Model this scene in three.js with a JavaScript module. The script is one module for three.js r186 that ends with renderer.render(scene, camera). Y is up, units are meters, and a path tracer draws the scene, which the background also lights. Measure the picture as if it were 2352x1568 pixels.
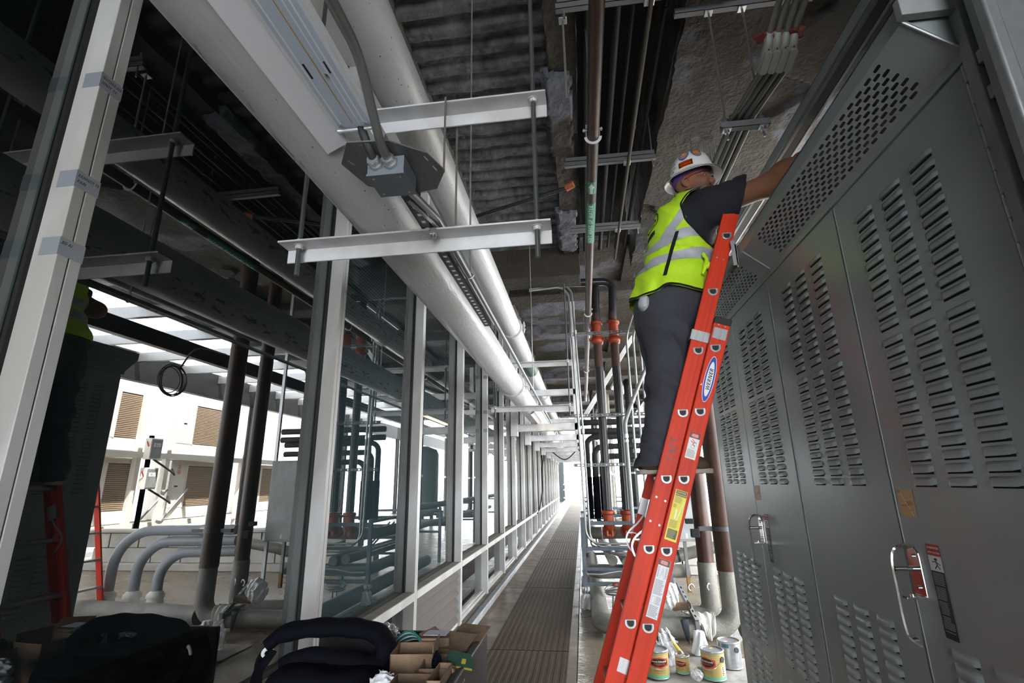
import * as THREE from 'three';
import { RoundedBoxGeometry } from 'three/addons/geometries/RoundedBoxGeometry.js';
import { mergeGeometries, mergeVertices, toCreasedNormals } from 'three/addons/utils/BufferGeometryUtils.js';

// ---------------------------------------------------------------- camera, sky, exposure
const scene = new THREE.Scene();
const camera = new THREE.PerspectiveCamera(2 * Math.atan(784 / 1148) * 180 / Math.PI, 2352 / 1568, 0.03, 300);
{
  // corridor runs along -z; the lens looks up 15.5 degrees and 8 degrees to the left of the corridor
  const c = new THREE.Vector3(164, -320, -1148).normalize(), v = new THREE.Vector3(-66, 4084, -1148);
  v.addScaledVector(c, -v.dot(c)).normalize();
  const zw = c.clone().negate(), xw = new THREE.Vector3().crossVectors(v, zw);
  const m = new THREE.Matrix4().makeBasis(new THREE.Vector3(xw.x, v.x, zw.x), new THREE.Vector3(xw.y, v.y, zw.y), new THREE.Vector3(xw.z, v.z, zw.z));
  camera.quaternion.setFromRotationMatrix(m);
  camera.position.set(0, 1.45, 0);
}
scene.add(camera);
const SKY = 11.0;
scene.background = new THREE.Color(0.93, 0.97, 1.0);
scene.backgroundIntensity = SKY;
scene.environmentIntensity = SKY;
const renderer = new THREE.WebGLRenderer({ antialias: true });
renderer.toneMapping = THREE.LinearToneMapping;
renderer.toneMappingExposure = 1.6;
renderer.shadowMap.enabled = true;

const sun = new THREE.DirectionalLight(new THREE.Color(1, 0.95, 0.87), 42);
sun.position.set(-10, 20, 5); sun.target.position.set(0, 0, -1); sun.castShadow = true; sun.shadow.mapSize.set(4096, 4096);
Object.assign(sun.shadow.camera, { left: -45, right: 45, top: 45, bottom: -45, near: 0.5, far: 120 });
scene.add(sun, sun.target);

// ---------------------------------------------------------------- helpers
const V = (x, y, z) => new THREE.Vector3(x, y, z);
const PI = Math.PI;
function rng(seed) { let s = seed >>> 0; return () => { s = (s + 0x6d2b79f5) | 0; let t = Math.imul(s ^ (s >>> 15), 1 | s); t = (t + Math.imul(t ^ (t >>> 7), 61 | t)) ^ t; return ((t ^ (t >>> 14)) >>> 0) / 4294967296; }; }
function hash2(x, y, s) { let h = Math.imul(x, 374761393) ^ Math.imul(y, 668265263) ^ Math.imul(s, 974634777); h = Math.imul(h ^ (h >>> 13), 1274126177); return ((h ^ (h >>> 16)) >>> 0) / 4294967296; }
function vnoise(x, y, p, s) { // tileable value noise, period p
  const xi = Math.floor(x), yi = Math.floor(y), fx = x - xi, fy = y - yi, u = fx * fx * (3 - 2 * fx), w = fy * fy * (3 - 2 * fy);
  const q = (a, b) => hash2(((a % p) + p) % p, ((b % p) + p) % p, s);
  return (q(xi, yi) * (1 - u) + q(xi + 1, yi) * u) * (1 - w) + (q(xi, yi + 1) * (1 - u) + q(xi + 1, yi + 1) * u) * w;
}
function fbm(x, y, p, s, oct = 4) { let a = 0.5, t = 0, n = 0; for (let i = 0; i < oct; i++) { t += a * vnoise(x, y, p, s + i * 17); n += a; a *= 0.5; x *= 2; y *= 2; p *= 2; } return t / n; }
function dataTex(n, fn, srgb) {
  const d = new Uint8Array(n * n * 4);
  for (let y = 0; y < n; y++) for (let x = 0; x < n; x++) { const c = fn(x / n, y / n), i = (y * n + x) * 4; d[i] = Math.max(0, Math.min(255, c[0] * 255)); d[i + 1] = Math.max(0, Math.min(255, c[1] * 255)); d[i + 2] = Math.max(0, Math.min(255, c[2] * 255)); d[i + 3] = 255; }
  const t = new THREE.DataTexture(d, n, n, THREE.RGBAFormat); t.wrapS = t.wrapT = THREE.RepeatWrapping; t.magFilter = THREE.LinearFilter; t.minFilter = THREE.LinearMipmapLinearFilter; t.generateMipmaps = true;
  if (srgb) t.colorSpace = THREE.SRGBColorSpace; t.needsUpdate = true; return t;
}
const rep = (t, u, v = u) => { const c = t.clone(); c.repeat.set(u, v); c.needsUpdate = true; return c; };
function canvasTex(w, h, draw) {
  const c = document.createElement('canvas'); c.width = w; c.height = h; const g = c.getContext('2d'); draw(g, w, h);
  const t = new THREE.CanvasTexture(c); t.colorSpace = THREE.SRGBColorSpace; t.anisotropy = 8; return t;
}
const used = new Map();
function numbered(n) { const k = used.get(n) ?? 0; used.set(n, k + 1); return k ? n + '_' + String(k).padStart(3, '0') : n; }
function shade(o) { o.castShadow = o.receiveShadow = true; return o; }
function tag(o, label, category, group, kind) { if (label) o.userData.label = label; if (category) o.userData.category = category; if (group) o.userData.group = group; if (kind) o.userData.kind = kind; return o; }
function thing(name, label, category, group, pos = [0, 0, 0]) { const o = new THREE.Group(); o.name = numbered(name); o.position.set(...pos); scene.add(o); return tag(o, label, category, group); }
function struct(name, geo, m) { const o = geo ? shade(new THREE.Mesh(geo, m)) : new THREE.Group(); o.name = numbered(name); o.userData.kind = 'structure'; scene.add(o); return o; }
function part(parent, name, geo, m, label) {
  const o = geo ? shade(new THREE.Mesh(Array.isArray(geo) ? merge(geo) : geo, m)) : new THREE.Group();
  const c = parent.userData.names ??= {}; const k = c[name] ?? 0; c[name] = k + 1; o.name = k ? name + '_' + String(k).padStart(3, '0') : name;
  if (label) o.userData.label = label; parent.add(o); return o;
}
function solo(name, label, category, group, geo, m, kind) { const o = shade(new THREE.Mesh(Array.isArray(geo) ? merge(geo) : geo, m)); o.name = numbered(name); scene.add(o); return tag(o, label, category, group, kind); }
function merge(list) {
  const l = list.flat(9).map((g) => { let h = g.index ? g.toNonIndexed() : g; if (!h.attributes.normal) { h = h.clone(); h.computeVertexNormals(); } if (!h.attributes.uv) uvm(h); for (const k of Object.keys(h.attributes)) if (!['position', 'normal', 'uv', 'color'].includes(k)) h.deleteAttribute(k); return h; });
  if (l.some((g) => g.attributes.color)) for (const g of l) if (!g.attributes.color) g.setAttribute('color', new THREE.BufferAttribute(new Float32Array(g.attributes.position.count * 3).fill(1), 3));
  return l.length === 1 ? l[0] : mergeGeometries(l, false);
}
function uvm(g, s = 1) { // uv in metres, projected along the dominant axis of each normal
  if (!g.attributes.normal) g.computeVertexNormals();
  const p = g.attributes.position, n = g.attributes.normal, uv = new Float32Array(p.count * 2);
  for (let i = 0; i < p.count; i++) {
    const ax = Math.abs(n.getX(i)), ay = Math.abs(n.getY(i)), az = Math.abs(n.getZ(i)), x = p.getX(i), y = p.getY(i), z = p.getZ(i);
    const [a, b] = ax >= ay && ax >= az ? [z, y] : ay >= az ? [x, z] : [x, y]; uv[i * 2] = a * s; uv[i * 2 + 1] = b * s;
  }
  g.setAttribute('uv', new THREE.BufferAttribute(uv, 2)); return g;
}
const mv = (g, x, y, z) => g.translate(x, y, z);
// box given by its low and high corner, with an optional rounded edge
function bx(x0, y0, z0, x1, y1, z1, r = 0) {
  const w = Math.abs(x1 - x0), h = Math.abs(y1 - y0), d = Math.abs(z1 - z0);
  r = Math.min(r, w / 2.01, h / 2.01, d / 2.01);
  const g = r > 0 ? new RoundedBoxGeometry(w, h, d, 2, r) : new THREE.BoxGeometry(w, h, d);
  g.translate((x0 + x1) / 2, (y0 + y1) / 2, (z0 + z1) / 2); const q = g.index ? g.toNonIndexed() : g; return uvm(q);
}
// sweep of a 2-D profile (array of [a,b], closed) along points; frames by parallel transport; smooth if round
function sweep(profile, pts, o = {}) {
  const P = pts.map((p) => (p.isVector3 ? p : V(...p))), n = P.length, m = profile.length, T = [];
  for (let i = 0; i < n; i++) T.push(P[Math.min(i + 1, n - 1)].clone().sub(P[Math.max(i - 1, 0)]).normalize());
  let N = o.up ? V(...o.up) : Math.abs(T[0].y) < 0.9 ? V(0, 1, 0) : V(0, 0, 1);
  N.addScaledVector(T[0], -N.dot(T[0])).normalize();
  const rings = []; let len = 0; const vs = [];
  for (let i = 0; i < n; i++) {
    N = N.clone().addScaledVector(T[i], -N.dot(T[i])).normalize(); const B = V(0, 0, 0).crossVectors(T[i], N);
    const s = o.scale ? o.scale(i / (n - 1)) : 1;
    if (i) len += P[i].distanceTo(P[i - 1]); vs.push(len);
    let k = 1; if (!o.noMiter && i > 0 && i < n - 1) { const c = P[i].clone().sub(P[i - 1]).normalize().dot(T[i]); k = 1 / Math.max(0.5, c); }
    rings.push(profile.map(([a, b]) => P[i].clone().addScaledVector(N, b * s).addScaledVector(B, a * s)));
  }
  const pos = [], uv = []; let per = [0]; for (let j = 0; j < m; j++) { const a = profile[j], b = profile[(j + 1) % m]; per.push(per[j] + Math.hypot(a[0] - b[0], a[1] - b[1])); }
  const quad = (a, b, c, d, ua, ub, uc, ud) => { pos.push(...a.toArray(), ...b.toArray(), ...c.toArray(), ...a.toArray(), ...c.toArray(), ...d.toArray()); uv.push(...ua, ...ub, ...uc, ...ua, ...uc, ...ud); };
  const M = o.open ? m - 1 : m;
  for (let i = 0; i < n - 1; i++) for (let j = 0; j < M; j++) { const k = (j + 1) % m; quad(rings[i][j], rings[i][k], rings[i + 1][k], rings[i + 1][j], [per[j], vs[i]], [per[j + 1], vs[i]], [per[j + 1], vs[i + 1]], [per[j], vs[i + 1]]); }
  if (!o.nocap && !o.open) {
    const tri = THREE.ShapeUtils.triangulateShape(profile.map(([a, b]) => new THREE.Vector2(a, b)), []);
    for (const [r, flip] of [[rings[0], 1], [rings[n - 1], 0]]) for (const t of tri) { const q = flip ? [t[0], t[2], t[1]] : t; for (const j of q) { pos.push(...r[j].toArray()); uv.push(profile[j][0], profile[j][1]); } }
  }
  let g = new THREE.BufferGeometry(); g.setAttribute('position', new THREE.Float32BufferAttribute(pos, 3)); g.setAttribute('uv', new THREE.Float32BufferAttribute(uv, 2));
  g.computeVertexNormals();
  if (o.smooth) g = toCreasedNormals(g, o.smooth === true ? 0.9 : o.smooth);
  return g;
}
const circle = (r, n = 14, ry = r) => Array.from({ length: n }, (_, i) => [r * Math.cos(-2 * PI * i / n), ry * Math.sin(-2 * PI * i / n)]);
function bend(pts, r, seg = 8) { // polyline with rounded corners
  const P = pts.map((p) => V(...p)), out = [P[0]];
  for (let i = 1; i < P.length - 1; i++) {
    const a = P[i - 1].clone().sub(P[i]), b = P[i + 1].clone().sub(P[i]), la = a.length(), lb = b.length(); a.normalize(); b.normalize(); if (a.dot(b) < -0.99999) { out.push(P[i]); continue; }
    const ang = Math.acos(Math.max(-1, Math.min(1, a.dot(b)))); const R = Array.isArray(r) ? r[i - 1] : r; let t = R / Math.tan(ang / 2); t = Math.min(t, la * 0.49, lb * 0.49);
    const p0 = P[i].clone().addScaledVector(a, t), p1 = P[i].clone().addScaledVector(b, t), rr = t * Math.tan(ang / 2), mid = a.clone().add(b).normalize(), c = P[i].clone().addScaledVector(mid, rr / Math.sin(ang / 2));
    const v0 = p0.clone().sub(c), v1 = p1.clone().sub(c), w = Math.acos(Math.max(-1, Math.min(1, v0.dot(v1) / (v0.length() * v1.length()))));
    if (w < 1e-3) { out.push(P[i]); continue; }
    for (let k = 0; k <= seg; k++) { const s = k / seg; out.push(c.clone().addScaledVector(v0, Math.sin((1 - s) * w) / Math.sin(w)).addScaledVector(v1, Math.sin(s * w) / Math.sin(w))); }
  }
  out.push(P[P.length - 1]); return out;
}
function pipe(pts, r, o = {}) { return sweep(circle(r, o.n ?? 14), o.bend ? bend(pts, o.bend, o.seg ?? 8) : pts, { smooth: true, ...o }); }
function rod(a, b, r, n = 8) { return pipe([a, b], r, { n }); }
function spline(pts, n) { return new THREE.CatmullRomCurve3(pts.map((p) => V(...p)), false, 'centripetal').getPoints(n); }
function lathe(prof, seg = 28) { return new THREE.LatheGeometry(prof.map(([a, b]) => new THREE.Vector2(a, b)), seg); }
function place(g, p, rx = 0, ry = 0, rz = 0, s = 1) { const m = new THREE.Matrix4().compose(V(...p), new THREE.Quaternion().setFromEuler(new THREE.Euler(rx, ry, rz)), typeof s === 'number' ? V(s, s, s) : V(...s)); return g.applyMatrix4(m); }
function frameTo(g, o, X, Y, Z) { return g.applyMatrix4(new THREE.Matrix4().makeBasis(V(...X), V(...Y), V(...Z)).setPosition(...o)); }
function extrude(pts, depth, o = {}) { // 2-D outline -> solid between z=0 and z=depth
  const s = new THREE.Shape(pts.map(([a, b]) => new THREE.Vector2(a, b))); for (const h of o.holes ?? []) s.holes.push(new THREE.Path(h.map(([a, b]) => new THREE.Vector2(a, b))));
  const b = o.bevel ?? 0; const g = new THREE.ExtrudeGeometry(s, { depth: depth - 2 * b, bevelEnabled: b > 0, bevelSize: b, bevelOffset: -b, bevelThickness: b, bevelSegments: o.seg ?? 1, curveSegments: 8 });
  g.translate(0, 0, b); return uvm(g);
}
function hexNut(p, ax, r, h) { const g = new THREE.CylinderGeometry(r, r, h, 6); const q = new THREE.Quaternion().setFromUnitVectors(V(0, 1, 0), V(...ax).normalize()); g.applyQuaternion(q); g.translate(...p); return uvm(g.toNonIndexed()); }
function cyl(p, ax, r, h, n = 16, r2 = r) { let g = new THREE.CylinderGeometry(r2, r, h, n).toNonIndexed(); const q = new THREE.Quaternion().setFromUnitVectors(V(0, 1, 0), V(...ax).normalize()); g.applyQuaternion(q); g.translate(...p); return g; }

// signed distance meshing by surface nets
function surfaceNets(f, lo, hi, cell) {
  const nx = Math.ceil((hi[0] - lo[0]) / cell) + 1, ny = Math.ceil((hi[1] - lo[1]) / cell) + 1, nz = Math.ceil((hi[2] - lo[2]) / cell) + 1;
  const F = new Float32Array(nx * ny * nz), at = (i, j, k) => (k * ny + j) * nx + i;
  for (let k = 0; k < nz; k++) for (let j = 0; j < ny; j++) { for (let i = 0; i < nx;) { const d = f(lo[0] + i * cell, lo[1] + j * cell, lo[2] + k * cell); const s = Math.max(1, Math.floor((Math.abs(d) - 0.02) / cell * 0.7)); for (let q = 0; q < s && i < nx; q++, i++) F[at(i, j, k)] = d; } }
  const idx = new Int32Array(nx * ny * nz).fill(-1), pos = [], tri = [];
  const C = [[0, 0, 0], [1, 0, 0], [0, 1, 0], [1, 1, 0], [0, 0, 1], [1, 0, 1], [0, 1, 1], [1, 1, 1]], E = [[0, 1], [0, 2], [0, 4], [1, 3], [1, 5], [2, 3], [2, 6], [3, 7], [4, 5], [4, 6], [5, 7], [6, 7]];
  for (let k = 0; k < nz - 1; k++) for (let j = 0; j < ny - 1; j++) for (let i = 0; i < nx - 1; i++) {
    const v = C.map(([a, b, c]) => F[at(i + a, j + b, k + c)]); let m = 0; for (let q = 0; q < 8; q++) if (v[q] < 0) m |= 1 << q; if (m === 0 || m === 255) continue;
    let x = 0, y = 0, z = 0, n = 0;
    for (const [a, b] of E) if ((v[a] < 0) !== (v[b] < 0)) { const t = v[a] / (v[a] - v[b]); x += C[a][0] + (C[b][0] - C[a][0]) * t; y += C[a][1] + (C[b][1] - C[a][1]) * t; z += C[a][2] + (C[b][2] - C[a][2]) * t; n++; }
    idx[at(i, j, k)] = pos.length / 3; pos.push(lo[0] + (i + x / n) * cell, lo[1] + (j + y / n) * cell, lo[2] + (k + z / n) * cell);
  }
  for (let k = 1; k < nz - 1; k++) for (let j = 1; j < ny - 1; j++) for (let i = 1; i < nx - 1; i++) {
    const a = F[at(i, j, k)] < 0;
    const q = (p0, p1, p2, p3, flip) => { if (p0 < 0 || p1 < 0 || p2 < 0 || p3 < 0) return; flip ? tri.push(p0, p2, p1, p0, p3, p2) : tri.push(p0, p1, p2, p0, p2, p3); };
    if (a !== (F[at(i + 1, j, k)] < 0)) q(idx[at(i, j - 1, k - 1)], idx[at(i, j, k - 1)], idx[at(i, j, k)], idx[at(i, j - 1, k)], !a);
    if (a !== (F[at(i, j + 1, k)] < 0)) q(idx[at(i - 1, j, k - 1)], idx[at(i - 1, j, k)], idx[at(i, j, k)], idx[at(i, j, k - 1)], !a);
    if (a !== (F[at(i, j, k + 1)] < 0)) q(idx[at(i - 1, j - 1, k)], idx[at(i, j - 1, k)], idx[at(i, j, k)], idx[at(i - 1, j, k)], !a);
  }
  const g = new THREE.BufferGeometry(); g.setAttribute('position', new THREE.Float32BufferAttribute(pos, 3)); g.setIndex(tri);
  const nr = new Float32Array(pos.length), e = cell * 0.4;
  for (let i = 0; i < pos.length; i += 3) { const x = pos[i], y = pos[i + 1], z = pos[i + 2]; const a = f(x + e, y, z) - f(x - e, y, z), b = f(x, y + e, z) - f(x, y - e, z), c = f(x, y, z + e) - f(x, y, z - e), l = Math.hypot(a, b, c) || 1; nr[i] = a / l; nr[i + 1] = b / l; nr[i + 2] = c / l; }
  g.setAttribute('normal', new THREE.BufferAttribute(nr, 3)); return g;
}
// keep the part of a mesh where f(x,y,z,nx,ny,nz) >= 0, cut cleanly
function clip(g, f) {
  const s = g.index ? g.toNonIndexed() : g, p = s.attributes.position, n = s.attributes.normal, P = [], N = [];
  const val = new Float32Array(p.count); for (let i = 0; i < p.count; i++) val[i] = f(p.getX(i), p.getY(i), p.getZ(i), n.getX(i), n.getY(i), n.getZ(i));
  const get = (i) => [p.getX(i), p.getY(i), p.getZ(i), n.getX(i), n.getY(i), n.getZ(i)], lerp = (a, b, t) => a.map((v, i) => v + (b[i] - v) * t), put = (...l) => { for (const a of l) { P.push(a[0], a[1], a[2]); N.push(a[3], a[4], a[5]); } };
  for (let i = 0; i < p.count; i += 3) {
    const v = [val[i], val[i + 1], val[i + 2]], inn = v.map((x) => x >= 0), c = inn.filter(Boolean).length; if (!c) continue;
    const A = [get(i), get(i + 1), get(i + 2)]; if (c === 3) { put(...A); continue; }
    for (let r = 0; r < 3; r++) { const a = r, b = (r + 1) % 3, d = (r + 2) % 3;
      if (c === 1 && inn[a]) { put(A[a], lerp(A[a], A[b], v[a] / (v[a] - v[b])), lerp(A[a], A[d], v[a] / (v[a] - v[d]))); break; }
      if (c === 2 && !inn[a]) { const x = lerp(A[b], A[a], v[b] / (v[b] - v[a])), y = lerp(A[d], A[a], v[d] / (v[d] - v[a])); put(A[b], A[d], y, A[b], y, x); break; } }
  }
  const o = new THREE.BufferGeometry(); o.setAttribute('position', new THREE.Float32BufferAttribute(P, 3)); o.setAttribute('normal', new THREE.Float32BufferAttribute(N, 3)); return o;
}
function inflate(g, d) { const p = g.attributes.position, n = g.attributes.normal; for (let i = 0; i < p.count; i++) p.setXYZ(i, p.getX(i) + n.getX(i) * d, p.getY(i) + n.getY(i) * d, p.getZ(i) + n.getZ(i) * d); return g; }
function thicken(g, d) { // a sheet with a back and a rim is overkill here: front, and a back face pushed in by d
  const b = g.clone(); const p = b.attributes.position, n = b.attributes.normal; inflate(b, -d);
  for (let i = 0; i < p.count; i += 3) { for (const a of [p, n]) { const t = [a.getX(i + 1), a.getY(i + 1), a.getZ(i + 1)]; a.setXYZ(i + 1, a.getX(i + 2), a.getY(i + 2), a.getZ(i + 2)); a.setXYZ(i + 2, ...t); } }
  for (let i = 0; i < n.count; i++) n.setXYZ(i, -n.getX(i), -n.getY(i), -n.getZ(i)); return mergeGeometries([g, b]);
}
const smin = (a, b, k) => { const h = Math.max(k - Math.abs(a - b), 0) / k; return Math.min(a, b) - h * h * k * 0.25; };
const smax = (a, b, k) => -smin(-a, -b, k);
function capsule(x, y, z, a, b, ra, rb) { const bx_ = b[0] - a[0], by = b[1] - a[1], bz = b[2] - a[2], px = x - a[0], py = y - a[1], pz = z - a[2]; let t = (px * bx_ + py * by + pz * bz) / (bx_ * bx_ + by * by + bz * bz); t = t < 0 ? 0 : t > 1 ? 1 : t; const dx = px - bx_ * t, dy = py - by * t, dz = pz - bz * t; return Math.sqrt(dx * dx + dy * dy + dz * dz) - (ra + (rb - ra) * t); }
function ellipsoid(x, y, z, c, r) { const a = (x - c[0]) / r[0], b = (y - c[1]) / r[1], d = (z - c[2]) / r[2], k0 = Math.sqrt(a * a + b * b + d * d); const e = a / r[0], f = b / r[1], h = d / r[2], k1 = Math.sqrt(e * e + f * f + h * h); return k1 < 1e-9 ? -Math.min(...r) : k0 * (k0 - 1) / k1; }
// ---------------------------------------------------------------- surfaces
const std = (c, rough, o = {}) => new THREE.MeshStandardMaterial({ color: Array.isArray(c) ? new THREE.Color().setRGB(...c) : new THREE.Color(c), roughness: rough, ...o });
const phy = (c, rough, o = {}) => new THREE.MeshPhysicalMaterial({ color: Array.isArray(c) ? new THREE.Color().setRGB(...c) : new THREE.Color(c), roughness: rough, ...o });
const T = {
  mottle: dataTex(512, (u, v) => { const a = fbm(u * 6, v * 6, 6, 3, 6), b = fbm(u * 24, v * 24, 24, 9, 4); const k = 0.62 + 0.5 * (a - 0.5) + 0.22 * (b - 0.5); return [k, k, k]; }, false),
  grain: dataTex(512, (u, v) => { const b = fbm(u * 48, v * 48, 48, 19, 3), c = hash2(Math.floor(u * 512), Math.floor(v * 512), 5); const k = 0.5 + 0.6 * (b - 0.5) + 0.25 * (c - 0.5); return [k, k, k]; }, false),
  fluff: dataTex(1024, (u, v) => { const a = fbm(u * 10, v * 10, 10, 23, 5), b = fbm(u * 40 + a, v * 40, 40, 29, 4); const k = 0.5 + 0.7 * (a - 0.5) + 0.7 * (b - 0.5); return [k, k, k]; }, false),
  streak: dataTex(512, (u, v) => { const a = fbm(u * 64, v * 4, 64, 31, 2), b = fbm(u * 8, v * 8, 8, 37, 4); const k = 0.78 + 0.25 * (a - 0.5) + 0.35 * (b - 0.5); return [k, k, k]; }, false),
  dirty: dataTex(512, (u, v) => { const a = fbm(u * 5, v * 5, 5, 41, 6); const s = Math.max(0, Math.min(1, (a - 0.42) * 4)); const k = 0.72 + 0.28 * s; return [k, k * (0.96 + 0.04 * s), k * (0.9 + 0.1 * s)]; }, false),
  spangle: dataTex(256, (u, v) => { let best = 9, id = 0; const n = 14; for (let i = -1; i <= 1; i++) for (let j = -1; j <= 1; j++) { const cx = Math.floor(u * n) + i, cy = Math.floor(v * n) + j, X = ((cx % n) + n) % n, Y = ((cy % n) + n) % n; const dx = cx + hash2(X, Y, 1) - u * n, dy = cy + hash2(X, Y, 2) - v * n, d = dx * dx + dy * dy; if (d < best) { best = d; id = hash2(X, Y, 3); } } const k = 0.88 + 0.12 * id; return [k, k, k]; }, false),
  weave: dataTex(128, (u, v) => { const k = 0.5 + 0.25 * Math.sin(u * 2 * PI * 16) * Math.cos(v * 2 * PI * 16) + 0.2 * (hash2(Math.floor(u * 128), Math.floor(v * 128), 8) - 0.5); return [k, k, k]; }, false),
  ribs: dataTex(64, (u, v) => { const k = 0.5 + 0.5 * Math.cos(u * 2 * PI); return [k, k, k]; }, false),
  pits: dataTex(512, (u, v) => { const b = fbm(u * 9, v * 14, 9, 51, 3); let k = 0.97 + 0.06 * (b - 0.5); const n = 40, cx = Math.floor(u * n), cy = Math.floor(v * n), h = hash2(cx, cy, 7); if (h > 0.93) { const dx = u * n - cx - 0.3 - 0.4 * hash2(cx, cy, 8), dy = v * n - cy - 0.3 - 0.4 * hash2(cx, cy, 9); if (dx * dx + dy * dy * 0.6 < 0.0022 * (1 + 3 * hash2(cx, cy, 4))) k = 0.12; } const e = Math.abs(u - 0.335) / 0.06; if (e < 1) { const q = fbm(u * 60, v * 26 + u * 8, 60, 57, 3); if (q > 0.56 + 0.16 * e) k *= 1 - 0.75 * Math.min(1, (q - 0.56 - 0.16 * e) * 14); } return [k, k, k * 0.97]; }, false),
};
T.patchy = dataTex(512, (u, v) => { const a = fbm(u * 5, v * 5, 5, 71, 6), b = fbm(u * 30, v * 30, 30, 73, 4), s = Math.max(0, Math.min(1, (a - 0.47) * 9)); const k = 0.75 + 0.5 * (b - 0.5); return [k * (0.36 + 0.55 * s), k * (0.3 + 0.63 * s), k * (0.22 + 0.78 * s)]; }, false);
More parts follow.
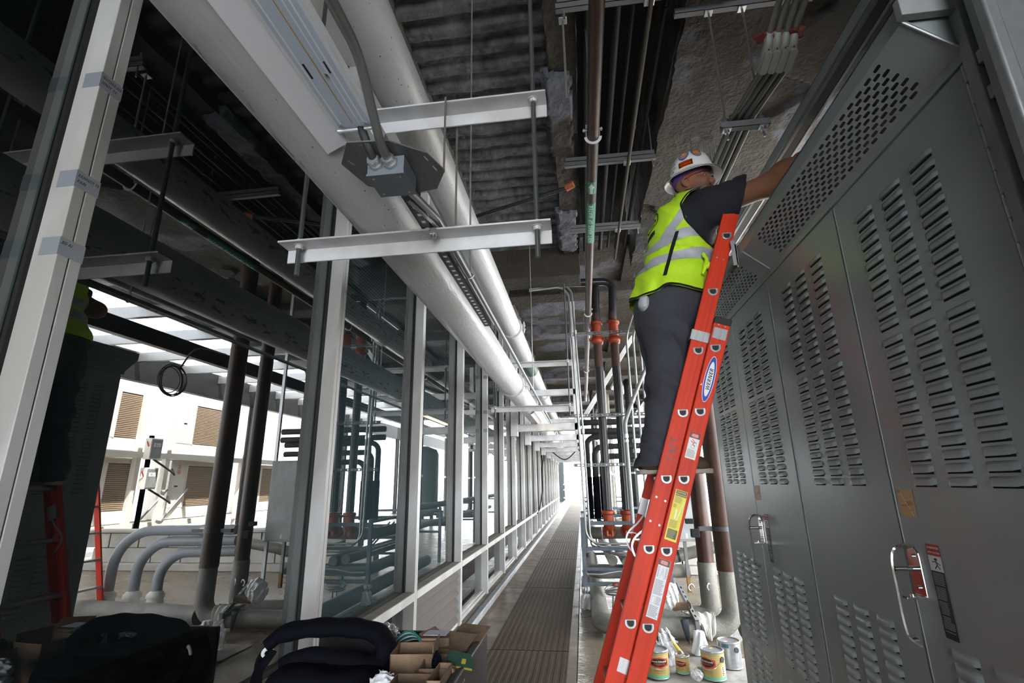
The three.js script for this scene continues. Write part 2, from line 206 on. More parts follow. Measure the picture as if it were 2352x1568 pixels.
const M = {
  whitePaint: std([0.58, 0.585, 0.605], 0.5, { map: rep(T.dirty, 0.9), bumpMap: rep(T.grain, 3), bumpScale: 0.0006 }),
  frameWhite: std([0.47, 0.47, 0.47], 0.45, { map: rep(T.dirty, 0.7, 0.35) }),
  pipeWhite: phy([0.58, 0.585, 0.61], 0.32, { map: rep(T.pits, 1.1, 0.8), bumpMap: rep(T.fluff, 2.2, 0.5), bumpScale: 0.002 }),
  gasket: std([0.008, 0.008, 0.008], 0.6),
  glass: phy([0.34, 0.4, 0.4], 0.0, { transmission: 1, thickness: 0, ior: 2.05 }),
  glassClear: phy([0.9, 0.93, 0.93], 0.0, { transmission: 1, thickness: 0, ior: 1.5 }),
  sillDirt: std([0.2, 0.165, 0.13], 0.85, { map: rep(T.mottle, 0.8), bumpMap: rep(T.grain, 3), bumpScale: 0.001 }),
  curb: std([0.5, 0.5, 0.5], 0.7, { map: rep(T.mottle, 0.8) }),
  curbTop: std([0.2, 0.23, 0.25], 0.6, { map: rep(T.mottle, 0.9) }),
  louvreGrey: phy([0.11, 0.095, 0.086], 0.7, { specularIntensity: 0.12 }),
  slab: phy([0.155, 0.115, 0.078], 0.7, { specularIntensity: 0.3, map: rep(T.mottle, 0.45), roughnessMap: rep(T.mottle, 0.7), bumpMap: rep(T.grain, 2), bumpScale: 0.0008 }),
  mat: phy([0.085, 0.062, 0.042], 0.75, { specularIntensity: 0.25, map: rep(T.mottle, 0.5), bumpMap: rep(T.grain, 4), bumpScale: 0.0008 }),
  yard: phy([0.27, 0.215, 0.15], 0.5, { specularIntensity: 0.5, map: rep(T.mottle, 0.55), roughnessMap: rep(T.mottle, 0.8), bumpMap: rep(T.fluff, 1.2), bumpScale: 0.004 }),
  roofPale: std([0.55, 0.52, 0.47], 0.8, { map: rep(T.mottle, 0.4) }),
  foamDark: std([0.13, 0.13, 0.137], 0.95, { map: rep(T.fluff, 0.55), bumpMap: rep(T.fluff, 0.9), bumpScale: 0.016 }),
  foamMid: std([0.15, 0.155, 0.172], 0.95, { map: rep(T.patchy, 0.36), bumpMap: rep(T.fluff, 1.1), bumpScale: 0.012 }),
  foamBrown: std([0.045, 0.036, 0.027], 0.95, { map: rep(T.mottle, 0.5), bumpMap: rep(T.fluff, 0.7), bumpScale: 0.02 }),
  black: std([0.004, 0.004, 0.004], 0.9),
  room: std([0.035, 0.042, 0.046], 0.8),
  blind: std([0.1, 0.14, 0.165], 0.6),
  galv: std([0.42, 0.43, 0.44], 0.42, { metalness: 0.75, map: rep(T.spangle, 3) }),
  zinc: std([0.6, 0.62, 0.64], 0.28, { metalness: 0.9 }),
  emt: std([0.36, 0.37, 0.36], 0.38, { metalness: 0.7, map: rep(T.streak, 4, 1) }),
  emtDull: std([0.17, 0.17, 0.15], 0.5, { metalness: 0.3, map: rep(T.streak, 4, 1) }),
  darkRod: std([0.09, 0.095, 0.1], 0.5, { metalness: 0.5 }),
  steelDark: std([0.05, 0.05, 0.052], 0.5, { metalness: 0.5, map: rep(T.mottle, 2) }),
  cabinet: phy([0.25, 0.28, 0.285], 0.27, { bumpMap: rep(T.fluff, 1.5), bumpScale: 0.0004 }),
  cabinetEdge: phy([0.25, 0.28, 0.285], 0.27),
  brownPipe: phy([0.075, 0.036, 0.023], 0.42, { specularIntensity: 0.6, map: rep(T.mottle, 1.2, 2), bumpMap: rep(T.grain, 3), bumpScale: 0.0006 }),
  blackPipe: phy([0.016, 0.016, 0.018], 0.28, { bumpMap: rep(T.grain, 3), bumpScale: 0.0006 }),
  rust: std([0.1, 0.045, 0.025], 0.7, { map: rep(T.mottle, 2) }),
  orange: phy([0.5, 0.07, 0.02], 0.42, { map: rep(T.mottle, 1.5) }),
  greyPipe: std([0.27, 0.26, 0.225], 0.55, { map: rep(T.mottle, 1.2), bumpMap: rep(T.fluff, 2), bumpScale: 0.003 }),
  blueSteel: phy([0.14, 0.175, 0.215], 0.5, { map: rep(T.mottle, 1.2) }),
  panelGrey: phy([0.4, 0.42, 0.42], 0.45, { map: rep(T.mottle, 0.8) }),
  ladderRed: phy([0.86, 0.05, 0.012], 0.5, { map: rep(T.streak, 1.6, 0.4), specularIntensity: 0.6 }),
  alu: std([0.5, 0.505, 0.52], 0.34, { metalness: 0.6, map: rep(T.streak, 3, 1) }),
  rubber: std([0.025, 0.025, 0.028], 0.7),
  chrome: std([0.78, 0.77, 0.75], 0.1, { metalness: 1 }),
  tapeGrey: std([0.2, 0.215, 0.24], 0.45),
  boxGrey: phy([0.13, 0.15, 0.17], 0.45),
  plateGrey: std([0.19, 0.2, 0.2], 0.45, { metalness: 0.4, map: rep(T.streak, 1.5) }),
  fixWhite: phy([0.84, 0.855, 0.9], 0.35),
  fixLens: phy([0.6, 0.69, 0.82], 0.25),
  canvas: phy([0.0035, 0.004, 0.0075], 0.85, { specularIntensity: 0.2, bumpMap: rep(T.weave, 14), bumpScale: 0.0006 }),
  card: std([0.4, 0.265, 0.175], 0.85, { map: rep(T.mottle, 2.5), bumpMap: rep(T.grain, 5), bumpScale: 0.0004 }),
  cardIn: std([0.34, 0.22, 0.145], 0.85, { map: rep(T.mottle, 2.5) }),
  cartPlastic: std([0.022, 0.022, 0.024], 0.5, { bumpMap: rep(T.grain, 4), bumpScale: 0.001 }),
  paper: std([0.75, 0.76, 0.8], 0.8),
  plastic: phy([0.95, 0.96, 0.98], 0.12, { transmission: 0.75, thickness: 0, ior: 1.45 }),
  bagWhite: phy([0.8, 0.8, 0.8], 0.4, { transmission: 0.3, thickness: 0 }),
  cloth: std([0.72, 0.7, 0.66], 0.9, { bumpMap: rep(T.weave, 10), bumpScale: 0.0004 }),
  acWhite: std([0.78, 0.75, 0.69], 0.5),
  acGrille: std([0.4, 0.31, 0.22], 0.6),
  acGrilleDark: std([0.16, 0.12, 0.085], 0.7),
  tankGreen: std([0.13, 0.16, 0.155], 0.5),
};
// ---------------------------------------------------------------- the setting
const GX = -1.40, FX = -1.315, H_TOP = 4.3, BAY = 1.51, MZ = (k) => -1.01 - BAY * k;
function gridSheet(x0, x1, z0, z1, cell, h, flip) { // sheet y = h(x,z), facing down unless flip
  const nx = Math.max(2, Math.round((x1 - x0) / cell)), nz = Math.max(2, Math.round((z1 - z0) / cell)), g = new THREE.PlaneGeometry(1, 1, nx, nz), p = g.attributes.position, uv = g.attributes.uv;
  for (let i = 0; i < p.count; i++) { const x = x0 + (p.getX(i) + 0.5) * (x1 - x0), z = z0 + (p.getY(i) + 0.5) * (z1 - z0); p.setXYZ(i, x, h(x, z), z); uv.setXY(i, x, z); }
  if (flip) { const ix = g.index.array; for (let i = 0; i < ix.length; i += 3) { const t = ix[i]; ix[i] = ix[i + 1]; ix[i + 1] = t; } }
  g.computeVertexNormals(); return g;
}
function wallSheet(x, y0, y1, z0, z1, cell, amp, seed) { // rough vertical sheet facing x
  const ny = Math.max(2, Math.round((y1 - y0) / cell)), nz = Math.round((z1 - z0) / cell), g = new THREE.PlaneGeometry(1, 1, nz, ny), p = g.attributes.position, uv = g.attributes.uv;
  for (let i = 0; i < p.count; i++) { const z = z0 + (p.getX(i) + 0.5) * (z1 - z0), y = y0 + (p.getY(i) + 0.5) * (y1 - y0); p.setXYZ(i, x + amp * (fbm(z * 6 + 300, y * 6 + 100, 9999, seed, 4) - 0.5), y, z); uv.setXY(i, z, y); }
  g.computeVertexNormals(); return g;
}
// floor: slabs, the ribbed walkway strip, the yard beside it
{
  const floor = struct('floor');
  part(floor, 'floor_bed', bx(-5, -0.3, -42, -0.13, -0.05, 6), M.slab);
  part(floor, 'yard_concrete', bx(-0.122, -0.3, -42, 9, -0.004, 6), M.yard);
  const seams = [6]; for (let z = 0.46; z > -42; z -= 2.73) seams.push(z); seams.push(-42);
  const r = rng(4);
  for (let i = 0; i < seams.length - 1; i++) {
    const a = seams[i] - 0.004, b = seams[i + 1] + 0.004;
    part(floor, 'floor_slab', bx(-1.195, -0.05, b, -0.13, (r() - 0.5) * 0.002, a, 0.004), M.slab);
    const ribs = [bx(-0.91, -0.002, b + 0.003, -0.205, 0.0035, a - 0.003)];
    for (let k = 0; k < 13; k++) { const x = -0.9 + k * 0.0535; ribs.push(extrude([[x, 0.003], [x + 0.005, 0.0062], [x + 0.028, 0.0062], [x + 0.033, 0.003]], a - b - 0.01).translate(0, 0, b + 0.005)); }
    part(floor, 'floor_mat', ribs, M.mat);
  }
  part(floor, 'edge_strip', bx(-0.205, -0.003, -42, -0.135, 0.0015, 6), M.slab);
}
// glazed wall on the left
{
  const w = struct('wall_left');
  const ks = []; for (let k = -3; k <= 18; k++) ks.push(k);
  for (const k of ks) {
    const z = MZ(k), y0 = 0.05;
    part(w, 'mullion', [bx(GX - 0.06, y0, z - 0.031, FX, H_TOP, z, 0.0025), bx(GX - 0.06, y0, z - 0.066, FX, H_TOP, z - 0.0345, 0.0025), bx(GX - 0.06, y0, z - 0.036, FX - 0.006, H_TOP, z - 0.03)], M.frameWhite);
    if (k === 18) continue;
    const zb = MZ(k + 1);
    part(w, 'rail', bx(GX - 0.05, 0.595, zb, FX + 0.002, 0.652, z - 0.066, 0.002), M.frameWhite);
    part(w, 'rail_ledge', bx(GX + 0.004, 0.651, zb + 0.002, FX - 0.006, 0.6545, z - 0.068), M.sillDirt);
    part(w, 'foot_rail', [bx(GX - 0.05, 0.03, zb, FX - 0.03, 0.085, z - 0.066, 0.002), bx(GX - 0.03, 0.085, zb, FX - 0.055, 0.1, z - 0.066, 0.002)], M.frameWhite);
    part(w, 'head_rail', bx(GX - 0.05, 4.1, zb, FX, 4.2, z - 0.066, 0.002), M.frameWhite);
  }
  part(w, 'sill', bx(-1.5, -0.02, -40, -1.25, 0.052, 6, 0.004), M.sillDirt);
  part(w, 'curb', extrude([[-1.26, -0.03], [-1.195, -0.03], [-1.195, 0.052], [-1.203, 0.062], [-1.262, 0.066]], 46).translate(0, 0, -40), M.curb);
  part(w, 'curb_top', bx(-1.262, 0.06, -40, -1.2045, 0.0672, 6), M.curbTop);
  // grey ventilation louvre in the third bay
  const lz0 = MZ(2) - 0.068, lz1 = MZ(3) - 0.002;
  for (let i = 0; i < 6; i++) { const y = 0.1 + i * 0.084; part(w, 'louvre_blade', extrude([[FX - 0.012, y], [FX - 0.009, y + 0.004], [GX + 0.012, y + 0.088], [GX + 0.006, y + 0.086]].map(([a, b]) => [a, b]), lz0 - lz1 - 0.03).translate(0, 0, lz1 + 0.03), M.louvreGrey); }
  part(w, 'louvre_back', bx(GX - 0.01, 0.08, lz1, GX + 0.002, 0.6, lz0), M.black);
}
for (let k = -3; k < 18; k++) {
  const w = struct('window_' + (k + 4)), a = MZ(k) - 0.066, b = MZ(k + 1);
  part(w, 'pane', new THREE.PlaneGeometry(a - b, 3.47).rotateY(PI / 2).translate(GX, 2.385, (a + b) / 2), M.glass);
  if (k !== 2) part(w, 'pane', new THREE.PlaneGeometry(a - b, 0.52).rotateY(PI / 2).translate(GX, 0.345, (a + b) / 2), M.glass);
  part(w, 'gasket', [bx(GX - 0.005, 0.65, a - 0.012, GX + 0.012, 4.1, a), bx(GX - 0.005, 0.65, b, GX + 0.012, 4.1, b + 0.012)], M.gasket);
}
// the dark room behind the glass
{
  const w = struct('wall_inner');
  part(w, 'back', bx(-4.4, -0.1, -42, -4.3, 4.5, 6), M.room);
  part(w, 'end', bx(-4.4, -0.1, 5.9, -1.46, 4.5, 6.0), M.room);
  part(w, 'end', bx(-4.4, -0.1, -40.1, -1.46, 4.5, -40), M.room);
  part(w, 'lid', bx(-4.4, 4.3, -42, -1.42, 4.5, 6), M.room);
  for (const k of [1, 2, 3, 4]) {
    const s = [], a = MZ(k) - 0.07, b = MZ(k + 1) + 0.004; for (let y = 0.68; y < 4.05; y += 0.024) s.push(place(new THREE.BoxGeometry(0.026, 0.0008, a - b), [-1.475, y, (a + b) / 2], 0, 0, -1.28));
    const m = solo('window_blind', ['grey slatted blind lowered behind the second pane of the glass wall', 'grey slatted blind behind the pane over the grey wall louvre', 'grey slatted blind behind the first pane beyond the wall louvre', 'grey slatted blind behind the second pane beyond the wall louvre'][k - 1], 'blind', 'slatted blinds behind the glass wall', s, M.blind);
  }
}
// ceiling
{
  const c = struct('ceiling');
  const deck = (x, z) => 4.42 + 0.035 * (Math.abs(((z / 0.17) % 1 + 1) % 1 - 0.5) < 0.28 ? -0.5 : 0.5) * (0.75 + 0.5 * fbm(x * 3 + 50, z * 3 + 50, 9999, 61, 2)) + 0.03 * (fbm(x * 7 + 50, z * 7 + 90, 9999, 62, 5) - 0.5) + 0.03 * (fbm(x * 2 + 10, z * 2 + 90, 9999, 63, 2) - 0.5);
  part(c, 'deck', gridSheet(-1.1, -0.08, -6.1, 5, 0.017, deck), M.foamDark);
  part(c, 'deck', gridSheet(-1.1, 1.5, -26, -6.1, 0.05, (x, z) => 4.56 + 0.05 * (fbm(x * 3 + 50, z * 3 + 90, 9999, 64, 5) - 0.5)), M.foamMid);
  for (let i = 0; i < 8; i++) part(c, 'cross_rib', bx(-1.1, 4.36, -8.0 - i * 2.3, 2.6, 4.7, -7.6 - i * 2.3, 0.02), i % 2 ? M.foamMid : M.foamBrown);
  part(c, 'beam', [gridSheet(-1.5, -1.05, -30, 5, 0.04, (x, z) => 4.12 + 0.05 * (fbm(x * 6 + 9, z * 6 + 80, 9999, 65, 4) - 0.5)), wallSheet(-1.05, 4.1, 4.5, -30, 5, 0.03, 0.05, 66)], M.foamMid);
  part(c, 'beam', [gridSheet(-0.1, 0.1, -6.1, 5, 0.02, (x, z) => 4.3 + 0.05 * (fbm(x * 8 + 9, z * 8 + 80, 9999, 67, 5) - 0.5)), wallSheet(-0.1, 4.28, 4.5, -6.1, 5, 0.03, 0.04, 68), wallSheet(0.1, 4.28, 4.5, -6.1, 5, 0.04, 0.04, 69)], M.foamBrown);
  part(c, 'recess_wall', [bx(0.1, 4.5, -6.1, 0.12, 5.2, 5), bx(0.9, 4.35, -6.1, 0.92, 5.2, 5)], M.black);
  const patch = (x0, x1, z0, z1, sd) => part(c, 'fireproofing_patch', gridSheet(x0, x1, z0, z1, 0.018, (x, z) => { const e = Math.min(x - x0, x1 - x, z - z0, z1 - z) + 0.06 * (fbm(x * 14 + 3, z * 14 + 70, 9999, sd, 3) - 0.5); return 4.3 - (e > 0.02 ? 0.03 : -0.04) + 0.04 * (fbm(x * 12 + 9, z * 12 + 80, 9999, sd + 1, 4) - 0.5); }), M.foamMid);
  patch(-0.16, 0.08, -3.95, -2.95, 70); patch(-0.16, 0.1, -5.9, -4.9, 72);
  part(c, 'slab', bx(-4.5, 4.8, -26, -0.1, 5.0, 5), M.foamBrown);
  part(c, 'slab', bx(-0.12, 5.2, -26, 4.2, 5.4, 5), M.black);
  const soff = (x, z) => 4.28 + 0.04 * (fbm(x * 2.2 + 20, z * 2.2 + 90, 9999, 75, 6) - 0.5) + (fbm(x * 1.3 + 7, z * 1.3 + 40, 9999, 77, 2) > 0.6 ? 0.05 : 0);
  part(c, 'soffit', gridSheet(0.77, 2.7, -6.4, 5, 0.028, soff), M.foamMid);
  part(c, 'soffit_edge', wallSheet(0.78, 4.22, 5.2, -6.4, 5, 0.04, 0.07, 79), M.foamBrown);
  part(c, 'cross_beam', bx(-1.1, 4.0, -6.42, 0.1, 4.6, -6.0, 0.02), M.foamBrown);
  part(c, 'slab_right', bx(2.4, 4.3, -26, 4.2, 4.5, 5), M.steelDark);
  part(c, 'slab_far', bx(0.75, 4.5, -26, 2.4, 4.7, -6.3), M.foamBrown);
  for (let i = 0; i < 14; i++) part(c, 'joist', bx(2.6, 4.08, -4.2 - i * 1.3, 6.8, 4.28, -4.12 - i * 1.3, 0.01), M.galv);
  part(c, 'edge_beam', [bx(6.7, 3.7, -36, 6.9, 4.32, -3.6, 0.01), bx(4.2, 3.75, -36, 4.34, 4.02, -3.6, 0.01)], M.steelDark);
}
// wall behind the cabinets and the plain end of the building behind the camera
struct('wall_right', bx(2.2, -0.1, -3.6, 2.35, 5.2, 6), M.room);
{ const b = struct('wall_back'); part(b, 'header', bx(-1.6, 3.2, 4.9, 2.35, 5.3, 5.05), M.room); }

// grey tape with handwriting on the mullions
[[0, 2.585, ['OUTSIDE AIR', 'UNIT 12']], [0, 2.26, ['EXHAUST 10', 'FAN']], [0, 2.06, ['80 Ai']], [4, 2.93, ['']], [4, 2.42, ['']], [4, 2.16, ['']]].forEach(([k, y, tx], i) => {
  const z = MZ(k), words = ['topmost grey tape with handwriting on the nearest mullion', 'middle grey tape with handwriting on the nearest mullion', 'lowest grey tape marked 80 on the nearest mullion', 'topmost plain grey tape on a mullion farther along', 'middle plain grey tape on a mullion farther along', 'lowest plain grey tape on a mullion farther along'][i];
  const t = thing('tape_strip', words, 'tape');
  part(t, 'side', bx(FX - 0.055, y - 0.025, z, FX, y + 0.025, z + 0.0008), M.tapeGrey);
  const g = new THREE.PlaneGeometry(0.068, 0.05).rotateY(PI / 2).translate(FX + 0.001, y, z - 0.033);
  part(t, 'face', g, std('#fff', 0.5, { map: canvasTex(136, 100, (c, w, h) => { c.fillStyle = '#85888f'; c.fillRect(0, 0, w, h); c.fillStyle = '#1d1f26'; c.font = 'italic bold 25px sans-serif'; tx.forEach((s, j) => c.fillText(s, 8, 38 + j * 34, 120)); }) }), 'taped face');
});
M.strut = std([0.16, 0.165, 0.17], 0.5, { metalness: 0.3 });
M.recess = phy([0.014, 0.014, 0.015], 0.7, { specularIntensity: 0.3 });
// ---------------------------------------------------------------- white insulated pipes and their hangers
function bigPipe(name, label, x, y, r, joints, zs, extra) {
  const t = thing(name, label, 'pipe');
  const n = 48, wob = rng(joints.length * 7 + Math.round(r * 1000));
  for (let i = 0; i < zs.length - 1; i++) {
    const pts = []; const k = Math.max(2, Math.round(Math.abs(zs[i] - zs[i + 1]) / 0.5)); for (let q = 0; q <= k; q++) pts.push([x, y, zs[i] + (zs[i + 1] - zs[i]) * q / k]);
    part(t, 'pipe_section', sweep(circle(r, n), pts, { smooth: true }), M.pipeWhite);
  }
  for (const z of joints) {
    const g = []; const ring = lathe([[r - 0.005, -0.034], [r + 0.014, -0.034], [r + 0.02, -0.024], [r + 0.02, 0.024], [r + 0.014, 0.034], [r - 0.005, 0.034]], 40); g.push(place(ring, [x, y, z], PI / 2));
    for (const s of [-1, 1]) { g.push(bx(x + s * (r + 0.006), y - 0.028, z - 0.02, x + s * (r + 0.05), y - 0.012, z + 0.02, 0.004), bx(x + s * (r + 0.006), y + 0.012, z - 0.02, x + s * (r + 0.05), y + 0.028, z + 0.02, 0.004), cyl([x + s * (r + 0.036), y, z], [0, 1, 0], 0.006, 0.13, 8), hexNut([x + s * (r + 0.036), y + 0.038, z], [0, 1, 0], 0.012, 0.014), hexNut([x + s * (r + 0.036), y - 0.038, z], [0, 1, 0], 0.012, 0.014)); }
    part(t, 'coupling', g, M.whitePaint);
  }
  extra?.(t); return t;
}
const PA = [-0.741, 2.503, 0.1255], PB = [-0.683, 3.046, 0.1];
bigPipe('insulated_pipe', 'large white painted pipe speckled with dark spots, lower of the two under the ceiling', ...PA, [-5.5, -9.9, -14.2], [4, -5.5, -9.9, -14.2, -36], (t) => {
  part(t, 'jacket_seam', bx(PA[0] - PA[2] * 0.72, PA[1] - PA[2] * 0.72, -36, PA[0] - PA[2] * 0.66, PA[1] - PA[2] * 0.69, 4), M.pipeWhite);
});
bigPipe('insulated_pipe', 'smaller white painted pipe wrapped in rings, upper of the two, with a green band', ...PB, [-5.1, -9.4, -13.5], [4, -5.1, -9.4, -13.5, -36], (t) => {
  part(t, 'band', sweep(circle(PB[2] + 0.002, 40), [[PB[0], PB[1], -6.62], [PB[0], PB[1], -7.25]], { smooth: true, nocap: true }), std([0.03, 0.1, 0.055], 0.5, { map: rep(T.dirty, 2) }), 'dark green band');
});
function angle(t, x0, x1, top, z, holes = []) { // steel angle: flange towards +z, leg hanging at the back
  part(t, 'bracket', [bx(x0, top - 0.008, z - 0.045, x1, top, z + 0.04, 0.002), bx(x0, top - 0.062, z - 0.045, x1, top, z - 0.037, 0.002)], M.whitePaint);
  for (const x of holes) part(t, 'bolt_hole', cyl([x, top - 0.0085, z - 0.002], [0, 1, 0], 0.0085, 0.002, 16), M.pipeWhite);
}
function hangRod(t, x, z, y0, y1, nuts, m = M.darkRod) {
  const r = part(t, 'rod', rod([x, y0, z], [x, y1, z], 0.0095, 10), m);
  for (const y of nuts) part(t, 'nut', [hexNut([x, y - 0.017, z], [0, 1, 0], 0.017, 0.016), cyl([x, y - 0.0085, z], [0, 1, 0], 0.021, 0.003, 16), hexNut([x, y + 0.008, z], [0, 1, 0], 0.017, 0.014)], M.whitePaint);
}
{
  const t = thing('trapeze_hanger', 'two white steel angles on long dark rods carrying the white pipes nearest the camera', 'pipe hanger');
  angle(t, -1.14, -0.07, 2.375, -1.68, [-0.93, -0.56]); angle(t, -1.14, -0.07, 2.945, -1.68, [-0.42]);
  hangRod(t, -0.122, -1.68, 2.24, 4.35, [2.375, 2.945]); hangRod(t, -1.07, -1.68, 2.24, 4.2, [2.375, 2.945]);
  part(t, 'strap', [bx(-0.475, 2.6, -1.628, -0.467, 2.95, -1.6265), bx(-0.455, 2.44, -1.745, -0.447, 2.93, -1.742)], M.sillDirt);
}
{
  const t = thing('trapeze_hanger', 'white steel angles on rods across the corridor beside the blue rack', 'pipe hanger');
  angle(t, -1.13, -0.07, 2.375, -6.3, [-0.5]); angle(t, -1.13, -0.07, 2.945, -6.3, []);
  hangRod(t, -0.122, -6.3, 2.24, 4.5, [2.375, 2.945]); hangRod(t, -1.07, -6.3, 2.24, 4.1, [2.375, 2.945]);
}
const frameWords = ['second', 'third', 'fourth', 'fifth', 'sixth', 'seventh', 'eighth', 'ninth'];
[-8.4, -10.5, -12.6, -14.7, -16.8, -18.9, -21.0, -23.1].forEach((z, i) => {
  const t = thing('pipe_gantry', i === 0 ? 'white welded frame of square posts with a lit strip light ending at it' : `white welded pipe frame over the corridor, ${frameWords[i - 1]} of the row counted from the strip light`, 'pipe frame', null);
  part(t, 'beam', bx(-1.08, 2.255, z - 0.05, -0.03, 2.375, z + 0.05, 0.006), M.whitePaint);
  part(t, 'beam', bx(-1.08, 2.845, z - 0.05, -0.03, 2.945, z + 0.05, 0.006), M.whitePaint);
  part(t, 'post', bx(-0.1, 2.2, z - 0.05, 0.0, 4.5, z + 0.05, 0.006), M.whitePaint);
  part(t, 'post', bx(-1.16, 2.18, z - 0.06, -1.04, 4.2, z + 0.06, 0.006), M.whitePaint);
  if (i === 0) part(t, 'brace', bx(-0.5, -0.035, -0.03, 1.3, 0.035, 0.03, 0.004).applyMatrix4(new THREE.Matrix4().makeRotationZ(0.98)).translate(0.24, 2.72, z + 0.02), M.whitePaint);
});
// strip lights under the pipe
function stripLight(label, z0, z1, x, y, lit) {
  const t = thing('strip_light', label, 'light fixture');
  part(t, 'housing', extrude([[x - 0.056, y], [x + 0.056, y], [x + 0.052, y + 0.012], [x + 0.05, y + 0.03], [x - 0.05, y + 0.03], [x - 0.052, y + 0.012]], z1 - z0, { bevel: 0.002 }).translate(0, 0, z0), M.fixWhite);
  part(t, 'lens', bx(x - 0.046, y - 0.0025, z0 + 0.012, x + 0.046, y + 0.001, z1 - 0.012, 0.001), lit ? std('#fff0cc', 0.4, { emissive: new THREE.Color(1, 0.83, 0.52), emissiveIntensity: 1.6 }) : M.fixLens);
  const wing = (s) => extrude(s > 0 ? [[0.051, 0.012], [0.054, 0.011], [0.057, 0.028], [0.054, 0.029]] : [[-0.05, 0.012], [-0.117, -0.022], [-0.116, -0.025], [-0.05, 0.009]], z1 - z0 - 0.05).translate(x, y, z0 - 0.06);
  part(t, 'reflector', wing(-1), M.fixWhite); part(t, 'reflector', wing(1), M.fixWhite);
  part(t, 'end_cap', bx(x - 0.058, y - 0.004, z0 - 0.006, x + 0.058, y + 0.034, z0 + 0.004, 0.003), M.fixWhite);
  if (!lit) {
    part(t, 'wire_line', bx(x - 0.002, y - 0.0035, z0 + 0.03, x + 0.0005, y - 0.002, z1), std([0.5, 0.3, 0.12], 0.5));
    part(t, 'track', [bx(x - 0.036, y - 0.0045, z0 + 0.012, x - 0.033, y - 0.002, z1), bx(x + 0.03, y - 0.0045, z0 + 0.012, x + 0.033, y - 0.002, z1), bx(x + 0.016, y - 0.004, z0 + 0.012, x + 0.018, y - 0.002, z1)], M.fixWhite);
    part(t, 'screw', [...[-0.035, 0.035].map((a) => cyl([x + a, y - 0.004, z0 + 0.025], [0, 1, 0], 0.005, 0.004, 10)), cyl([x + 0.012, y - 0.004, z0 + 0.2], [0, 1, 0], 0.004, 0.004, 10), cyl([x - 0.01, y - 0.004, z0 + 0.42], [0, 1, 0], 0.004, 0.004, 10)], M.zinc);
    part(t, 'slot', bx(x - 0.03, y - 0.0035, z0 + 0.19, x - 0.025, y - 0.002, z0 + 0.235), M.gasket); part(t, 'slot', bx(x + 0.022, y - 0.0035, z0 + 0.2, x + 0.026, y - 0.002, z0 + 0.235), M.gasket);
  }
  return t;
}
stripLight('unlit grey-white strip light with slanted reflectors, nearest the camera under the lower pipe', -1.115, 0.12, -0.575, 2.405, false);
stripLight('lit yellowish strip light far down the corridor under the white pipes', -8.3, -7.0, -0.58, 2.395, true);
{ const l = new THREE.RectAreaLight(new THREE.Color(1, 0.83, 0.52), 3, 0.08, 1.2); l.position.set(-0.58, 2.385, -7.65); l.lookAt(-0.58, 0, -7.65); scene.add(l); }
// junction box on a slotted plate, with its strut channel and conduits
{
  const t = thing('junction_box', 'grey metal junction box on a slotted octagonal plate below the white pipes', 'junction box');
  part(t, 'box', bx(-0.575, 2.312, -1.305, -0.465, 2.367, -1.195, 0.002), M.boxGrey);
  part(t, 'cover', bx(-0.577, 2.306, -1.307, -0.463, 2.313, -1.193, 0.0015), M.boxGrey);
  part(t, 'screw', [[-0.56, -1.21], [-0.48, -1.21], [-0.56, -1.29], [-0.48, -1.29]].map(([x, z]) => cyl([x, 2.306, z], [0, 1, 0], 0.003, 0.003, 8)), M.zinc);
  const oct = [[-0.665, -1.21], [-0.605, -1.12], [-0.49, -1.13], [-0.4, -1.2], [-0.37, -1.29], [-0.42, -1.38], [-0.53, -1.4], [-0.635, -1.33]];
  const slot = (cx, cz, a, l = 0.014, w = 0.0035) => [[-l, -w], [l, -w], [l, w], [-l, w]].map(([p, q]) => [cx + p * Math.cos(a) - q * Math.sin(a), cz + p * Math.sin(a) + q * Math.cos(a)]);
  part(t, 'plate', extrude(oct.map(([a, b]) => [a, -b]), 0.004, { holes: [slot(-0.41, 1.225, 1.3), slot(-0.398, 1.275, 1.3), slot(-0.635, 1.21, 1.1), slot(-0.61, 1.28, 1.1), slot(-0.57, 1.14, 0.2, 0.008)].map((h) => h.reverse()) }).applyMatrix4(new THREE.Matrix4().makeRotationX(-PI / 2)).translate(0, 2.368, 0), M.plateGrey);
  const con = (x, z) => part(t, 'connector', [place(cyl([0, 0, 0], [0, 0, 1], 0.017, 0.03, 14), [x, 2.342, z + 0.012]), hexNut([x, 2.342, z + 0.003], [0, 0, 1], 0.022, 0.01), hexNut([x, 2.342, z + 0.02], [0, 0, 1], 0.019, 0.008)], M.zinc);
  con(-0.548, -1.192); con(-0.504, -1.192);
}
solo('flex_conduit', 'black flexible conduit from the strip light end into the junction box', 'conduit', null, pipe(spline([[-0.562, 2.425, -1.1], [-0.562, 2.4, -1.125], [-0.55, 2.36, -1.15], [-0.548, 2.342, -1.185]], 16), 0.0125), M.rubber);
solo('conduit', 'thin grey conduit running down between the two white pipes into the junction box', 'conduit', null, pipe([[-0.475, 2.445, 1.5], [-0.48, 2.445, -0.9], [-0.504, 2.345, -1.12], [-0.504, 2.342, -1.185]], 0.0125, { bend: 0.25 }), M.emt);
